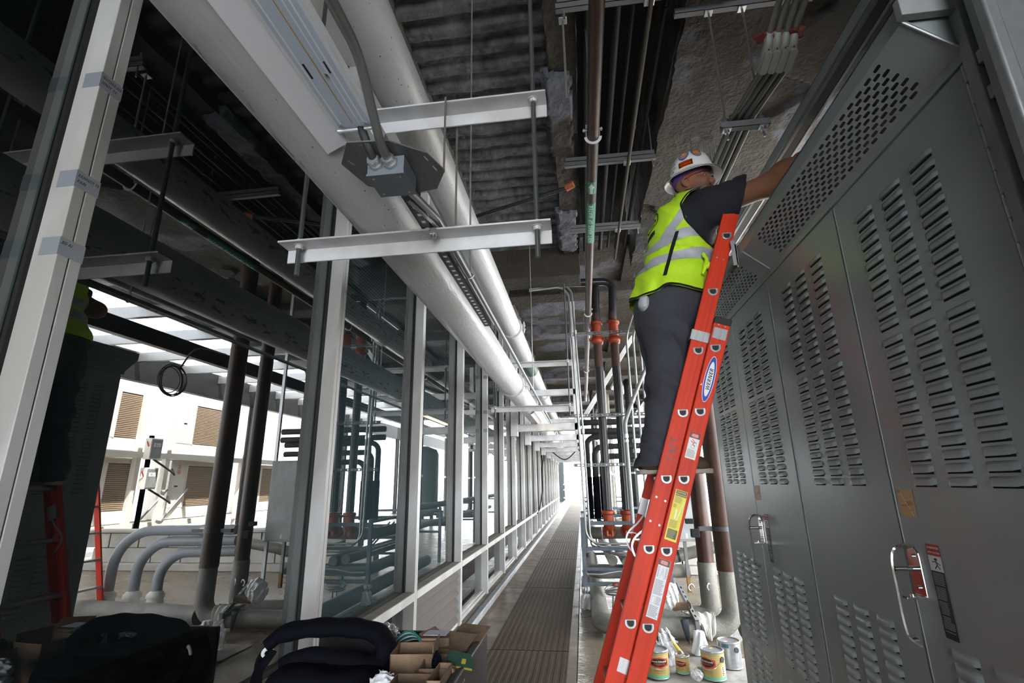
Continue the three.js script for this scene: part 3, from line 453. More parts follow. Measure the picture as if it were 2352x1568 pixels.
{
  const t = thing('strut_channel', 'punched grey strut channel lying on the near white angle', 'strut channel');
  const p = [-0.556, -0.515];
  const holes = []; for (let z = -1.4; z > -2.85; z -= 0.05) holes.push([[p[0] + 0.012, -z - 0.011], [p[1] - 0.012, -z - 0.011], [p[1] - 0.012, -z + 0.011], [p[0] + 0.012, -z + 0.011]].reverse());
  part(t, 'channel', [extrude([[p[0], 1.3], [p[1], 1.3], [p[1], 2.9], [p[0], 2.9]], 0.003, { holes }).applyMatrix4(new THREE.Matrix4().makeRotationX(-PI / 2)).translate(0, 2.378, 0), bx(p[0], 2.378, -2.9, p[0] + 0.003, 2.398, -1.3), bx(p[1] - 0.003, 2.378, -2.9, p[1], 2.398, -1.3)], M.plateGrey);
  part(t, 'clip', [bx(-0.522, 2.345, -1.652, -0.498, 2.372, -1.632, 0.002), cyl([-0.51, 2.352, -1.645], [0, 1, 0], 0.006, 0.035, 8), hexNut([-0.51, 2.34, -1.645], [0, 1, 0], 0.01, 0.012)], M.zinc);
}
solo('conduit', 'grey conduit leaving the junction box and running on along the white pipes', 'conduit', null, pipe([[-0.5, 2.345, -1.3], [-0.5, 2.35, -1.36], [-0.488, 2.4, -1.62], [-0.488, 2.405, -9], [-0.49, 2.405, -30]], 0.013, { bend: 0.12 }), M.emt);
solo('conduit', 'slim second conduit lying beside the punched strut channel', 'conduit', null, pipe([[-0.53, 2.36, -1.41], [-0.5, 2.398, -1.7], [-0.5, 2.39, -2.9]], 0.009, { bend: 0.1 }), M.emt);
[[-0.487, -2.17, 'nearer'], [-0.5, -5.5, 'farther']].forEach(([x, z, w]) => { const t = thing('drop_rod', `thin vertical rod holding the grey conduit, ${w} of two`, 'rod'); part(t, 'rod', rod([x + 0.0, 2.4, z], [x, 4.4, z], 0.0045), M.galv); part(t, 'clamp', place(new THREE.TorusGeometry(0.018, 0.004, 6, 14), [x, 2.405, z]), M.zinc); });
// sprinkler branch under the deck
{ const t = thing('sprinkler_branch', 'thin black branch pipe with an orange end below the deck', 'pipe'); part(t, 'pipe', pipe([[-1.0, 3.68, -3.9], [0.0, 3.755, -3.62]], 0.017), M.steelDark); part(t, 'end_fitting', pipe([[-0.02, 3.753, -3.625], [0.045, 3.77, -3.6]], 0.028), std([0.35, 0.09, 0.03], 0.5)); }
// brown water pipe with its clevis hangers
{
  const t = thing('water_pipe', 'long brown steel pipe overhead with green and white flow labels', 'pipe');
  const X = 0.165, Y = 3.45, R = 0.0365; part(t, 'pipe', pipe(Array.from({ length: 30 }, (_, i) => [X, Y, 3 - i * 0.55]), R, { n: 22 }), M.brownPipe);
  for (const z of [-2.62, -5.95, -9.3]) {
    part(t, 'clevis', [sweep([[-0.014, 0], [0.014, 0], [0.014, 0.003], [-0.014, 0.003]], Array.from({ length: 21 }, (_, i) => { const a = PI + 0.0 + i / 20 * PI; return [X + (R + 0.002) * Math.cos(a), Y + (R + 0.002) * Math.sin(a), z]; }), { up: [0, 0, 1] }), bx(X - R - 0.005, Y, z - 0.014, X - R - 0.002, Y + 0.075, z + 0.014), bx(X + R + 0.002, Y, z - 0.014, X + R + 0.005, Y + 0.075, z + 0.014), bx(X - R - 0.005, Y + 0.075, z - 0.014, X + R + 0.005, Y + 0.079, z + 0.014), cyl([X, Y + 0.05, z], [1, 0, 0], 0.005, 0.12, 8), hexNut([X - 0.052, Y + 0.05, z], [1, 0, 0], 0.01, 0.01), hexNut([X + 0.052, Y + 0.05, z], [1, 0, 0], 0.01, 0.01)], M.whitePaint);
    part(t, 'rod', rod([X, Y + 0.07, z], [X, 5.2, z], 0.006), M.darkRod);
  }
  const lab = (z0, z1, draw, w, h, name, label) => { const g = new THREE.PlaneGeometry(1, 1, 10, 1), p = g.attributes.position, n = g.attributes.normal; for (let i = 0; i < p.count; i++) { const a = -PI / 2 - 0.12 + p.getX(i) * 2.3, z = z0 + (p.getY(i) + 0.5) * (z1 - z0); p.setXYZ(i, X + (R + 0.001) * Math.cos(a), Y + (R + 0.001) * Math.sin(a), z); n.setXYZ(i, Math.cos(a), Math.sin(a), 0); } part(t, name, g, std('#fff', 0.5, { map: canvasTex(w, h, draw) }), label); };
  lab(-3.98, -3.33, (g, w, h) => { g.fillStyle = '#087a5c'; g.fillRect(0, 0, w, h); g.fillStyle = '#cfd6da'; g.save(); g.translate(w / 2, h / 2); g.rotate(PI / 2); g.scale(-1, -1); g.font = 'bold 66px sans-serif'; g.textAlign = 'center'; g.textBaseline = 'middle'; g.fillText('SOFT MAKE UP WATER', 0, 0, h * 0.94); g.restore(); }, 128, 640, 'flow_label', 'green label reading SOFT MAKE UP WATER');
  lab(-3.2, -3.05, (g, w, h) => { g.fillStyle = '#087a5c'; g.fillRect(0, 0, w, h); g.fillStyle = '#cfd6da'; g.beginPath(); g.moveTo(w / 2, h * 0.1); g.lineTo(w * 0.78, h * 0.5); g.lineTo(w * 0.62, h * 0.5); g.lineTo(w * 0.62, h * 0.95); g.lineTo(w * 0.38, h * 0.95); g.lineTo(w * 0.38, h * 0.5); g.lineTo(w * 0.22, h * 0.5); g.fill(); }, 128, 128, 'arrow_label', 'green band with a white arrow');
}
// struts bridging the dark recess, with the conduits they carry
function strutBar(t, name, x0, x1, y, z, axis = 'x') { // slotted channel along x
  const g = [bx(x0, y, z - 0.02, x1, y + 0.003, z + 0.02), bx(x0, y, z - 0.02, x1, y + 0.04, z - 0.017), bx(x0, y, z + 0.017, x1, y + 0.04, z + 0.02)]; return part(t, name, g, M.strut);
}
[[-2.38, -0.02, 1.0], [-3.95, -0.02, 0.78], [-5.2, 0, 0.78]].forEach(([z, a, b], i) => {
  const t = thing('ceiling_strut', ['slotted steel strut under the dark recess, nearest the camera', 'slotted steel strut under the dark recess beside the hard hat', 'slotted steel strut under the dark recess, farthest down the corridor'][i], 'strut', null);
  strutBar(t, 'channel', a, b, 4.17, z); strutBar(t, 'channel', a + 0.01, b - 0.01, 4.215, z);
  for (const x of i ? [b - 0.03] : [0.03]) part(t, 'rod', rod([x, 4.1, z], [x, 4.7, z], 0.006), M.galv);
  part(t, 'clamp', [bx(0.5, 4.15, z - 0.03, 0.56, 4.175, z + 0.03, 0.004), hexNut([0.53, 4.14, z], [0, 1, 0], 0.012, 0.02)], M.zinc);
});
{
  const t = thing('drop_rod', 'bare grey rod with a square washer below the nearest ceiling strut', 'rod'); part(t, 'rod', rod([0.02, 3.6, -2.44], [0.02, 4.2, -2.44], 0.0065), M.galv); part(t, 'washer', bx(-0.005, 4.158, -2.465, 0.045, 4.168, -2.415, 0.002), M.galv);
}
[[0.17, 4.3, 0.02, 0], [0.26, 4.32, 0.014, 1], [0.36, 4.3, 0.025, 0], [0.46, 4.33, 0.016, 0], [0.56, 4.3, 0.024, 0], [0.66, 4.32, 0.017, 1]].forEach(([x, y, r, k], i) => {
  const t = thing('recess_conduit', ['dark conduit in the ceiling recess directly above the brown pipe', 'thin conduit in the ceiling recess, second from the left', 'thick dark conduit in the ceiling recess, third from the left', 'slim dark conduit in the ceiling recess, fourth from the left', 'thick conduit in the ceiling recess, fifth from the left', 'conduit in the ceiling recess beside the concrete edge on the right'][i], 'conduit', null);
  part(t, 'tube', pipe([[x, y - 0.04 + r, 3], [x, y - 0.04 + r, -5.9]], r), M.recess); for (const z of [-1.9 - i * 0.13, -4.4 + i * 0.2]) part(t, 'coupling', pipe([[x, y - 0.04 + r, z], [x, y - 0.04 + r, z - 0.05]], r * 1.25), M.recess);
});
{ const t = thing('bare_pipe', 'slim brownish pipe clamped under the ceiling struts', 'pipe'); part(t, 'tube', pipe([[0.535, 4.13, 2], [0.535, 4.13, -5.9]], 0.014), std([0.045, 0.032, 0.022], 0.8)); }
// four conduits with cast elbows on their small trapeze
{
  const t = thing('conduit_trapeze', 'small galvanized strut on two threaded rods holding four conduits', 'pipe hanger');
  strutBar(t, 'strut', 0.87, 1.13, 3.335, -2.53);
  strutBar(t, 'ceiling_channel', 0.7, 1.5, 4.18, -2.53);
  for (const x of [0.9, 1.093]) { part(t, 'rod', rod([x, 3.27, -2.53], [x, 4.2, -2.53], 0.0065), M.zinc); part(t, 'nut', [hexNut([x, 3.32, -2.53], [0, 1, 0], 0.014, 0.016), bx(x - 0.022, 3.328, -2.552, x + 0.022, 3.334, -2.508, 0.001), hexNut([x, 3.395, -2.53], [0, 1, 0], 0.014, 0.016), bx(x - 0.022, 4.168, -2.552, x + 0.022, 4.178, -2.508, 0.001)], M.zinc); }
}
[0, 1, 2, 3].forEach((i) => {
  const t = thing('conduit_run', ['leftmost of four conduits with cast elbows above the worker', 'second from the left of four conduits with cast elbows above the worker', 'third from the left of four conduits with cast elbows above the worker', 'rightmost of four conduits with cast elbows above the worker'][i], 'conduit', null);
  const xf = 0.935 + i * 0.037, xl = 0.985 + i * 0.038, y = 3.398, r = i === 3 || i === 2 ? 0.0165 : 0.014;
  part(t, 'tube', pipe([[xf, y, -6], [xf, y, -2.5], [xl, y + 0.005, -2.2]], r, { bend: 0.3 }), M.emtDull);
  part(t, 'tube', pipe([[xl + 0.01, y + 0.1, -2.08], [xl + 0.012, y + 0.14, -1.95], [xl + 0.03 + i * 0.012, y + 0.2, 1.5]], r, { bend: 0.1 }), std([0.2, 0.19, 0.165], 0.6, { map: rep(T.mottle, 4) }), 'weathered upper run');
  const dir = V(0.1, 0.42, 0.9).normalize();
  const body = (w, l, d) => { const n = 12, o = []; for (let q = 0; q <= n; q++) { const a = q / n * PI; o.push([w * Math.cos(a), l / 2 + w * 0.6 * Math.sin(a)]); } for (let q = 0; q <= n; q++) { const a = PI + q / n * PI; o.push([w * Math.cos(a), -l / 2 + w * 0.6 * Math.sin(a)]); } return extrude(o, d, { bevel: 0.003, seg: 2 }); };
  const Y = [dir.x, dir.y, dir.z], X = V(1, 0, 0).addScaledVector(dir, -dir.x).normalize(), Z = new THREE.Vector3().crossVectors(X, dir);
  const put = (g, o) => frameTo(g, [xl + o[0], y + o[1], -2.14 + o[2]], X.toArray(), Y, Z.toArray());
  part(t, 'elbow_body', [put(body(0.018, 0.085, 0.034), [0.003, 0.024, -0.01]), pipe([[xl - 0.002, y + 0.006, -2.2], [xl + 0.006, y + 0.062, -2.085], [xl + 0.01, y + 0.11, -2.07]], 0.0205, { bend: 0.03 })], std([0.2, 0.195, 0.175], 0.55));
  part(t, 'elbow_cover', put(body(0.0185, 0.082, 0.005), [0.002, -0.006 + 0.026, 0.004]), std([0.2, 0.2, 0.185], 0.5));
  part(t, 'screw', [put(cyl([0, 0.048, 0.001], [0, 0, 1], 0.004, 0.012, 8), [0.002, 0.02, 0.004]), put(cyl([0, -0.048, 0.001], [0, 0, 1], 0.004, 0.012, 8), [0.002, 0.02, 0.004])], M.steelDark);
  part(t, 'clamp', [bx(xf - 0.02, 3.375, -2.55, xf + 0.02, 3.42, -2.545), hexNut([xf, 3.425, -2.535], [0, 1, 0], 0.01, 0.014)], M.steelDark);
});
solo('sealant_collar', 'rough red sealant around the four conduit elbows', 'sealant', null, surfaceNets((x, y, z) => { const n = 0.012 * Math.sin(x * 90) * Math.cos(z * 80) + 0.006 * Math.sin(y * 150 + x * 60); return capsule(x, y, z, [0.96, 3.5, -2.085], [1.13, 3.505, -2.075], 0.022, 0.026) + n; }, [0.9, 3.44, -2.15], [1.2, 3.57, -2.0], 0.006), std([0.1, 0.016, 0.01], 0.7));
// rails above the cabinets
[[1.165, 1.2, 3.18, 3.235, 'steel rail above the cabinets, left of the dark gap', 'cabinetEdge'], [1.205, 1.255, 3.2, 3.3, 'black busway running between the rails above the cabinets', 'gasket'], [1.258, 1.272, 3.2, 3.215, 'thin bright rail above the cabinets, right of the dark gap', 'galv']].forEach(([x0, x1, y0, y1, l, m]) => {
  const t = thing('overhead_rail', l, 'rail', null); part(t, 'rail', bx(x0, y0, -5.6, x1, y1, 2, 0.003), M[m]); if (m === 'cabinetEdge') part(t, 'lip', bx(x0 + 0.014, y0 - 0.006, -5.6, x0 + 0.019, y0, 2), M.cabinetEdge);
  part(t, 'hanger', [-1.3, -3.9].map((z) => rod([(x0 + x1) / 2, y1, z], [(x0 + x1) / 2, 4.4, z], 0.006)), M.galv);
});
// ---------------------------------------------------------------- grey electrical cabinets on the right
const DX = 0.9;
const louverGeo = (() => { // pressed louvre, 92 x 25 mm, open along its lower edge
  const nx = 10, ny = 5, pos = [], idx = []; const W = 0.093, H = 0.022, D = 0.0085;
  for (let j = 0; j <= ny; j++) for (let i = 0; i <= nx; i++) { const u = i / nx, v = j / ny, e = Math.min(u, 1 - u) * W, k = Math.sqrt(Math.min(1, e / 0.011)) ** 1.2, h = D * k * Math.sqrt(Math.max(0, 1 - (1 - (1 - v)) ** 2.2)); pos.push(-h - 0.0002, v * H - 0.002 * (1 - k) * v + (1 - v) * 0.004 * (1 - k), (u - 0.5) * W); }
  for (let j = 0; j < ny; j++) for (let i = 0; i < nx; i++) { const a = j * (nx + 1) + i, b = a + 1, c = a + nx + 1, d = c + 1; idx.push(a, b, c, b, d, c); }
  const g = new THREE.BufferGeometry(); g.setAttribute('position', new THREE.Float32BufferAttribute(pos, 3)); g.setIndex(idx); g.computeVertexNormals(); return uvm(g.toNonIndexed());
})();
const slotGeo = uvm(new THREE.BoxGeometry(0.0008, 0.0055, 0.084).toNonIndexed().translate(-0.0003, -0.0012, 0));
const handleWarn = canvasTex(96, 768, (g, w, h) => {
  g.fillStyle = '#d8d8d8'; g.fillRect(0, 0, w, h); g.fillStyle = '#a8151c'; g.fillRect(0, 0, w, 96); g.fillStyle = '#e8d8d8'; g.font = 'bold 27px sans-serif'; g.textAlign = 'center'; g.fillText('DANGER', w / 2, 38, w - 8); g.font = 'bold 20px sans-serif'; g.fillText('HIGH VOLTAGE', w / 2, 76, w - 8);
  g.strokeStyle = '#222'; g.lineWidth = 8; g.beginPath(); g.arc(52, 126, 8, 0, 7); g.fillStyle = '#222'; g.fill(); g.moveTo(50, 140); g.lineTo(56, 172); g.lineTo(74, 202); g.moveTo(56, 172); g.lineTo(36, 206); g.moveTo(22, 148); g.lineTo(50, 146); g.lineTo(80, 168); g.stroke();
  g.fillStyle = '#0b0b0c'; g.fillRect(0, 224, w, h - 224); g.fillStyle = '#8f9295'; for (let y = 240; y < h - 50; y += 13) { const q = (y * 7) % 30; if (Math.floor((y - 240) / 13) % 9 === 8) continue; g.fillRect(8 + (q > 20 ? 6 : 0), y, w - 16 - q, 6); }
});
const tagTex = canvasTex(128, 160, (g, w, h) => { g.fillStyle = '#b99a6b'; g.fillRect(0, 0, w, h); g.fillStyle = '#a0764e'; for (const [x, y, a, b] of [[6, 8, 24, 10], [60, 70, 50, 22], [20, 92, 60, 10], [70, 118, 30, 8]]) g.fillRect(x, y, a, b); g.strokeStyle = '#dcc59c'; g.lineWidth = 5; g.beginPath(); g.moveTo(26, 20); g.lineTo(104, 156); g.stroke(); });
function sticker(parent, name, tex, z0, z1, y0, y1, label) { // flat print on a door face
  const g = new THREE.PlaneGeometry(z1 - z0, y1 - y0).rotateY(-PI / 2).translate(DX - 0.0012, (y0 + y1) / 2, (z0 + z1) / 2); return part(parent, name, g, std('#fff', 0.45, { map: tex }), label);
}
function doorHandle(d, z) {
  part(d, 'latch_plate', [extrude([[-0.026, -0.06], [0.026, -0.06], [0.026, 0.04], ...Array.from({ length: 9 }, (_, i) => [0.026 * Math.cos(i / 8 * PI), 0.04 + 0.026 * Math.sin(i / 8 * PI)]), [-0.026, 0.04]], 0.006, { bevel: 0.002, seg: 2 }).applyMatrix4(new THREE.Matrix4().makeBasis(V(0, 0, 1), V(0, 1, 0), V(-1, 0, 0)).setPosition(DX, 1.195, z + 0.012)),
    cyl([DX - 0.008, 1.235, z + 0.012], [1, 0, 0], 0.006, 0.006, 12), cyl([DX - 0.008, 1.155, z + 0.012], [1, 0, 0], 0.006, 0.006, 12)], M.chrome, 'chrome latch plate');
  part(d, 'handle_shaft', cyl([DX - 0.03, 1.203, z + 0.012], [1, 0, 0], 0.0075, 0.06, 14), M.chrome);
  part(d, 'hasp', [bx(DX - 0.05, 1.128, z + 0.004, DX - 0.002, 1.134, z + 0.026, 0.002), cyl([DX - 0.028, 1.137, z + 0.014], [0, 1, 0], 0.006, 0.006, 10)], M.chrome);
  part(d, 'handle', sweep([[-0.016, -0.0025], [0.016, -0.0025], [0.016, 0.0025], [-0.016, 0.0025]], spline([[DX - 0.004, 1.258, z + 0.012], [DX - 0.03, 1.263, z + 0.01], [DX - 0.05, 1.252, z + 0.008], [DX - 0.058, 1.225, z + 0.006], [DX - 0.058, 1.15, z + 0.004], [DX - 0.057, 1.06, z + 0.004], [DX - 0.052, 1.035, z + 0.006], [DX - 0.03, 1.018, z + 0.01]], 26), { up: [1, 0, 0], smooth: 0.6 }), M.chrome, 'long chrome lever handle');
}
function cabinet(label, zN, zF, doors, hood) {
  const t = thing('electrical_cabinet', label, 'cabinet', null);
  part(t, 'body', [bx(DX + 0.02, 0, zF + 0.002, 2.05, 2.5, zN - 0.002, 0.004), bx(DX + 0.006, 0, zF + 0.002, DX + 0.03, 0.1, zN - 0.002, 0.002)], M.cabinet);
  for (const [a, b, hz, cols] of doors) {
    const d = part(t, 'door', bx(DX, 0.1, b, DX + 0.022, 2.345, a, 0.005), M.cabinet);
    const lou = (y, z) => { const m = part(d, 'louver', louverGeo, M.cabinet); m.position.set(DX, y, z); const s = part(d, 'louver_opening', slotGeo, M.black); s.position.set(DX, y, z); };
    for (const z of cols) for (const [y0, n, p] of [[1.862, 12, 0.0325], [1.424, 13, 0.0325], [0.62, 13, 0.0325], [0.17, 12, 0.0325]]) for (let i = 0; i < n; i++) lou(y0 + i * p, z);
    part(d, 'edge_bar', bx(DX - 0.002, 0.1, b + 0.001, DX + 0.002, 2.34, b + 0.006, 0.0015), M.cabinet);
    if (hz) { doorHandle(d, hz); sticker(d, 'warning_label', handleWarn, hz + 0.072, hz + 0.122, 1.05, 1.275, 'red, white and black warning strip'); sticker(d, 'tag_label', tagTex, hz - 0.008, hz + 0.064, 1.34, 1.413, 'peeling tan paper label'); }
  }
  // sloping perforated hood
  const LX = 0.79, LY = 2.467, LT = 2.521, IX = 0.897, IY = 2.373; const [h0, h1] = hood, len = h0 - h1;
  part(t, 'hood_lip', bx(LX, LY, h1, LX + 0.006, LT, h0, 0.0015), M.cabinetEdge);
  part(t, 'hood_top', bx(LX, LT - 0.006, h1, DX + 0.05, LT, h0, 0.001), M.cabinet);
  part(t, 'hood_skirt', bx(IX - 0.002, 2.346, h1, IX + 0.01, IY, h0, 0.002), M.cabinet);
  const dir = V(IX - LX, IY - LY, 0), sl = dir.length(); dir.normalize(); const nrm = V(dir.y, -dir.x, 0); // nrm points down and out
  const rows = 10, holes = [];
  for (let r = 0; r < rows; r++) { const f = (0.11 + r * 0.0865) * sl; const off = r % 2 ? 0.0225 : 0; for (let z = 0.135 + off; z < len - 0.16; z += 0.045) { const hl = 0.0105, hw = 0.0042, hole = []; for (let q = 0; q <= 4; q++) { const a = -PI / 2 + q / 4 * PI; hole.push([f + hw * Math.sin(a) * -1, z + hl + hw * Math.cos(a)]); } for (let q = 0; q <= 4; q++) { const a = PI / 2 + q / 4 * PI; hole.push([f - hw * Math.sin(a), z - hl + hw * Math.cos(a)]); } holes.push(hole); } }
  const pg = extrude([[0, 0], [sl, 0], [sl, len], [0, len]], 0.0016, { holes });
  part(t, 'perforated_panel', frameTo(pg, [LX, LY, h0], dir.toArray(), [0, 0, -1], [-nrm.x, -nrm.y, 0]), M.cabinet, 'sloping panel with rows of slots');
  part(t, 'hood_end', extrude([[LX + 0.004, LY + 0.004], [IX + 0.02, IY - 0.005], [IX + 0.02, LT - 0.008], [LX + 0.004, LT - 0.008]], 0.004).translate(0, 0, h0 - 0.012), M.cabinetEdge);
  part(t, 'hood_seam', sweep(circle(0.003, 6), [[LX + nrm.x * 0.001, LY + nrm.y * 0.001, h0 - 0.004], [IX + nrm.x * 0.001, IY + nrm.y * 0.001, h0 - 0.004]], { smooth: true }), M.cabinetEdge);
  return t;
}
const C1 = [-1.247, -1.38, -1.516], C2 = [-1.855, -1.997, -2.135];
{
  const t = cabinet('nearest grey electrical cabinet, its louvred doors running off the right edge', -1.035, -2.333, [[-1.06, -1.672, -1.645, C1], [-1.678, -2.328, 0, C2]], [-1.033, -2.252]);
  part(t, 'hood_bar', bx(0.776, 2.463, -1.033, 0.94, 2.515, -1.012, 0.002), M.panelGrey, 'light grey bar closing the hood end');
  part(t, 'hinge', [bx(DX - 0.004, 0.1, -1.056, DX + 0.004, 2.34, -1.05), ...Array.from({ length: 40 }, (_, i) => cyl([DX - 0.004, 0.13 + i * 0.056, -1.048], [0, 1, 0], 0.005, 0.046, 8))], M.galv);
  part(t, 'corner_post', bx(DX - 0.012, 0, -1.04, DX + 0.06, 2.5, -1.01, 0.003), M.panelGrey);
}
cabinet('farther grey electrical cabinet beyond the ladder, second from the camera', -2.337, -3.545, [[-2.342, -2.928, -2.905, [-2.5, -2.63, -2.765]], [-2.934, -3.538, 0, [-3.1, -3.235, -3.37]]], [-2.254, -3.56]);
{
  const t = thing('cabinet_side_frame', 'dark steel frame with a bright galvanized edge at the far right', 'frame');
  part(t, 'frame_post', bx(DX - 0.02, 0, -0.985, DX + 0.3, 2.9, -0.955, 0.004), M.cabinet);
  part(t, 'edge_channel', [bx(0.845, 0, -0.93, 0.872, 3.1, -0.905, 0.006), bx(0.87, 0, -0.935, 1.2, 3.1, -0.915)], M.galv, 'bright galvanized edge');
  part(t, 'cross_piece', [0.4, 1.3, 2.21, 2.3].map((y) => bx(DX - 0.01, y, -1.005, DX + 0.2, y + 0.03, -0.985)), M.cabinetEdge);
  part(t, 'side_panel', bx(0.93, 0, -0.9, 2.1, 2.9, 1.6, 0.004), M.cabinet);
}
{ // lamp and bracket lying on the hood by the ladder top
  const t = thing('warning_lamp', 'small black box with a red lens on the cabinet hood', 'lamp'); part(t, 'case', bx(0.845, 2.522, -2.3, 0.9, 2.6, -2.24, 0.006), M.rubber); part(t, 'lens', cyl([0.872, 2.562, -2.236], [0, 0, 1], 0.022, 0.01, 20), phy([0.35, 0.02, 0.015], 0.25));
  const b = thing('hood_bracket', 'pale grey folded plate between the ladder and the cabinet hood', 'bracket'); part(b, 'plate', [bx(0.765, 2.43, -2.33, 0.79, 2.56, -2.327), bx(0.79, 2.522, -2.36, 0.86, 2.526, -2.31), bx(0.782, 2.42, -2.38, 0.788, 2.54, -2.327)], M.panelGrey);
}
// ---------------------------------------------------------------- red extension ladder
{
  const t = thing('extension_ladder', 'tall red fibreglass extension ladder leaning on the cabinet hood', 'ladder');
  const U = V(0.3285, 0.9445, 0).normalize(), W = V(U.y, -U.x, 0); const th = Math.atan2(U.x, U.y);
  const P = { fly: V(0.1636, 0.879, 0), base: V(0.2294, 0.876, 0) };
  const put = (g, s, z, flip) => { g.applyMatrix4(new THREE.Matrix4().makeBasis(W, U, V(0, 0, 1)).setPosition(P[s].x, P[s].y, z)); return g; };
  const D = (w, h, cx, cy, n = 9, rot = th) => { // D shape: flat on top, round below
    const o = [[-w, h * 0.55], [w, h * 0.55]]; const q = []; for (let i = 0; i <= n; i++) { const a = -i / n * PI; q.push([w * Math.cos(a), -h * 0.05 + h * 0.95 * Math.sin(a)]); }
    return [...[[-w * 0.86, h * 0.62], [w * 0.86, h * 0.62], [w, h * 0.45]], ...q.map(([a, b]) => [a, b]), [-w, h * 0.45]].map(([a, b]) => [cx + a * Math.cos(rot) - b * Math.sin(rot), cy + a * Math.sin(rot) + b * Math.cos(rot)]);
  };
  const S = 0.3048, rungs = { fly: [-2, -1, 0, 1, 2, 3, 4, 5, 6], base: [-2, -1, 0, 1, 2, 3, 4] }, span = { fly: [-0.8, 1.955], base: [-0.9, 1.345] }, wd = { fly: [-0.042, 0.0325], base: [-0.031, 0.041] };
  const zn = { fly: -2.362, base: -2.316 }, zf = { fly: -2.745, base: -2.79 };
  for (const s of ['base', 'fly']) for (const near of [1, 0]) {
    const z = near ? zn[s] : zf[s], d = near ? -1 : 1, [a, b] = span[s], [l, r] = wd[s];
    const web = extrude([[l, a], [r, a], [r, b], [l, b]], 0.004, { holes: rungs[s].map((k) => D(0.0165, 0.0165, 0.0, k * S)) }).translate(0, 0, near ? -0.004 : 0);
    const f = (x) => bx(x - 0.0022, a, near ? -0.03 : 0, x + 0.0022, b, near ? 0.0006 : 0.03, 0.0016);
    part(t, 'side_rail', [web, f(l + 0.0022), f(r - 0.0022)].map((g) => put(g, s, z)), M.ladderRed, near ? undefined : 'red rail on the far side');
  }
  for (const s of ['base', 'fly']) for (const k of rungs[s]) {
    const L = zn[s] - zf[s];
    part(t, 'rung', [put(extrude(D(0.0165, 0.0165, 0, k * S), L + 0.004, { holes: [D(0.0145, 0.0145, 0, k * S).reverse()] }), s, zf[s] - 0.002),
      ...[1, 0].map((n) => put(extrude(D(0.0235, 0.0225, 0, k * S, 14), 0.004, { holes: [D(0.0158, 0.0158, 0, k * S, 14).reverse()], bevel: 0.0016, seg: 2 }).translate(0, 0, n ? 0 : -0.004), s, n ? zn[s] : zf[s]))], M.alu);
    for (const n of [1, 0]) part(t, 'rung_end', put(extrude(D(0.014, 0.014, 0, k * S), 0.002), s, n ? zn[s] - 0.006 : zf[s] + 0.004), M.gasket, 'dark hollow rung end');
  }
  // hardware
  for (const n of [1, 0]) {
    const z = n ? zn.base : zf.base, k = n ? 1 : -1;
    part(t, 'end_cap', put(bx(-0.033, 1.335, n ? -0.032 : -0.003, 0.043, 1.368, n ? 0.003 : 0.032, 0.005), 'base', z), M.rubber);
    part(t, 'guide_bracket', [put(bx(-0.0235, 1.262, n ? 0 : -0.0022, 0.035, 1.315, n ? 0.0022 : 0, 0.0008), 'base', z), put(bx(-0.048, 1.262, n ? 0.003 : -0.006, 0.036, 1.312, n ? 0.006 : -0.003, 0.001), 'fly', n ? zn.fly : zf.fly), put(bx(-0.05, 1.262, n ? -0.03 : 0, -0.046, 1.312, n ? 0.006 : 0.03, 0.001), 'fly', n ? zn.fly : zf.fly), put(bx(-0.026, 1.262, n ? -0.045 : 0, -0.0225, 1.313, n ? 0.0022 : 0.045, 0.0008), 'base', z)], M.alu);
    part(t, 'rivet', [[-0.01, 1.33], [0.02, 1.327]].map(([a, b]) => put(cyl([a, b, k * 0.001], [0, 0, 1], 0.0035, 0.003, 10), 'base', z)), M.alu);
    for (const [a, b, s] of [[-0.022, 0.52, 'fly'], [0.018, 0.515, 'fly'], [-0.022, 0.415, 'fly'], [0.018, 0.41, 'fly'], [-0.02, 1.7, 'fly'], [0.012, 1.695, 'fly']]) part(t, 'rivet', put(cyl([a, b, k * 0.001], [0, 0, 1], 0.0045, 0.004, 10), s, n ? zn.fly : zf.fly), M.alu);
    part(t, 'guide_bracket', [put(bx(-0.008, -0.19, n ? 0 : -0.002, 0.031, -0.135, n ? 0.002 : 0, 0.0008), 'fly', n ? zn.fly : zf.fly), put(bx(0.031, -0.19, n ? -0.02 : 0, 0.0335, -0.135, n ? 0.002 : 0.02), 'fly', n ? zn.fly : zf.fly)], M.alu);
    part(t, 'foot', [put(bx(-0.045, -0.925, n ? -0.05 : -0.01, 0.05, -0.85, n ? 0.01 : 0.05, 0.008), 'base', z)], M.rubber);
    // rung lock hanging on the fly rail
    const zl = n ? zn.fly - 0.045 : zf.fly + 0.04;
    part(t, 'rung_lock', [put(extrude([[-0.045, 0.5], [0.01, 0.5], [0.012, 0.42], [-0.043, 0.42]], 0.012), 'fly', zl), put(sweep([[-0.004, -0.003], [0.004, -0.003], [0.004, 0.003], [-0.004, 0.003]], spline([[-0.01, 0.43, 0], [-0.035, 0.37, 0], [-0.062, 0.325, 0], [-0.066, 0.29, 0], [-0.045, 0.255, 0], [-0.015, 0.235, 0]], 22), { smooth: 0.7 }).translate(0, 0, 0.006), 'fly', zl), put(sweep([[-0.003, -0.003], [0.003, -0.003], [0.003, 0.003], [-0.003, 0.003]], spline([[-0.06, 0.318, 0], [-0.03, 0.326, 0], [-0.005, 0.31, 0]], 10), { smooth: 0.7 }).translate(0, 0, 0.006), 'fly', zl)], M.alu);
  }
  // stickers and marks
  const decal = (name, s, x, y, w, h, rot, tex, label, o = {}) => { const g = new THREE.PlaneGeometry(w, h); g.rotateZ(rot); g.translate(x, y, 0.0009); put(g, s, zn[s]); part(t, name, g, std('#fff', 0.4, { map: tex, ...o }), label); };
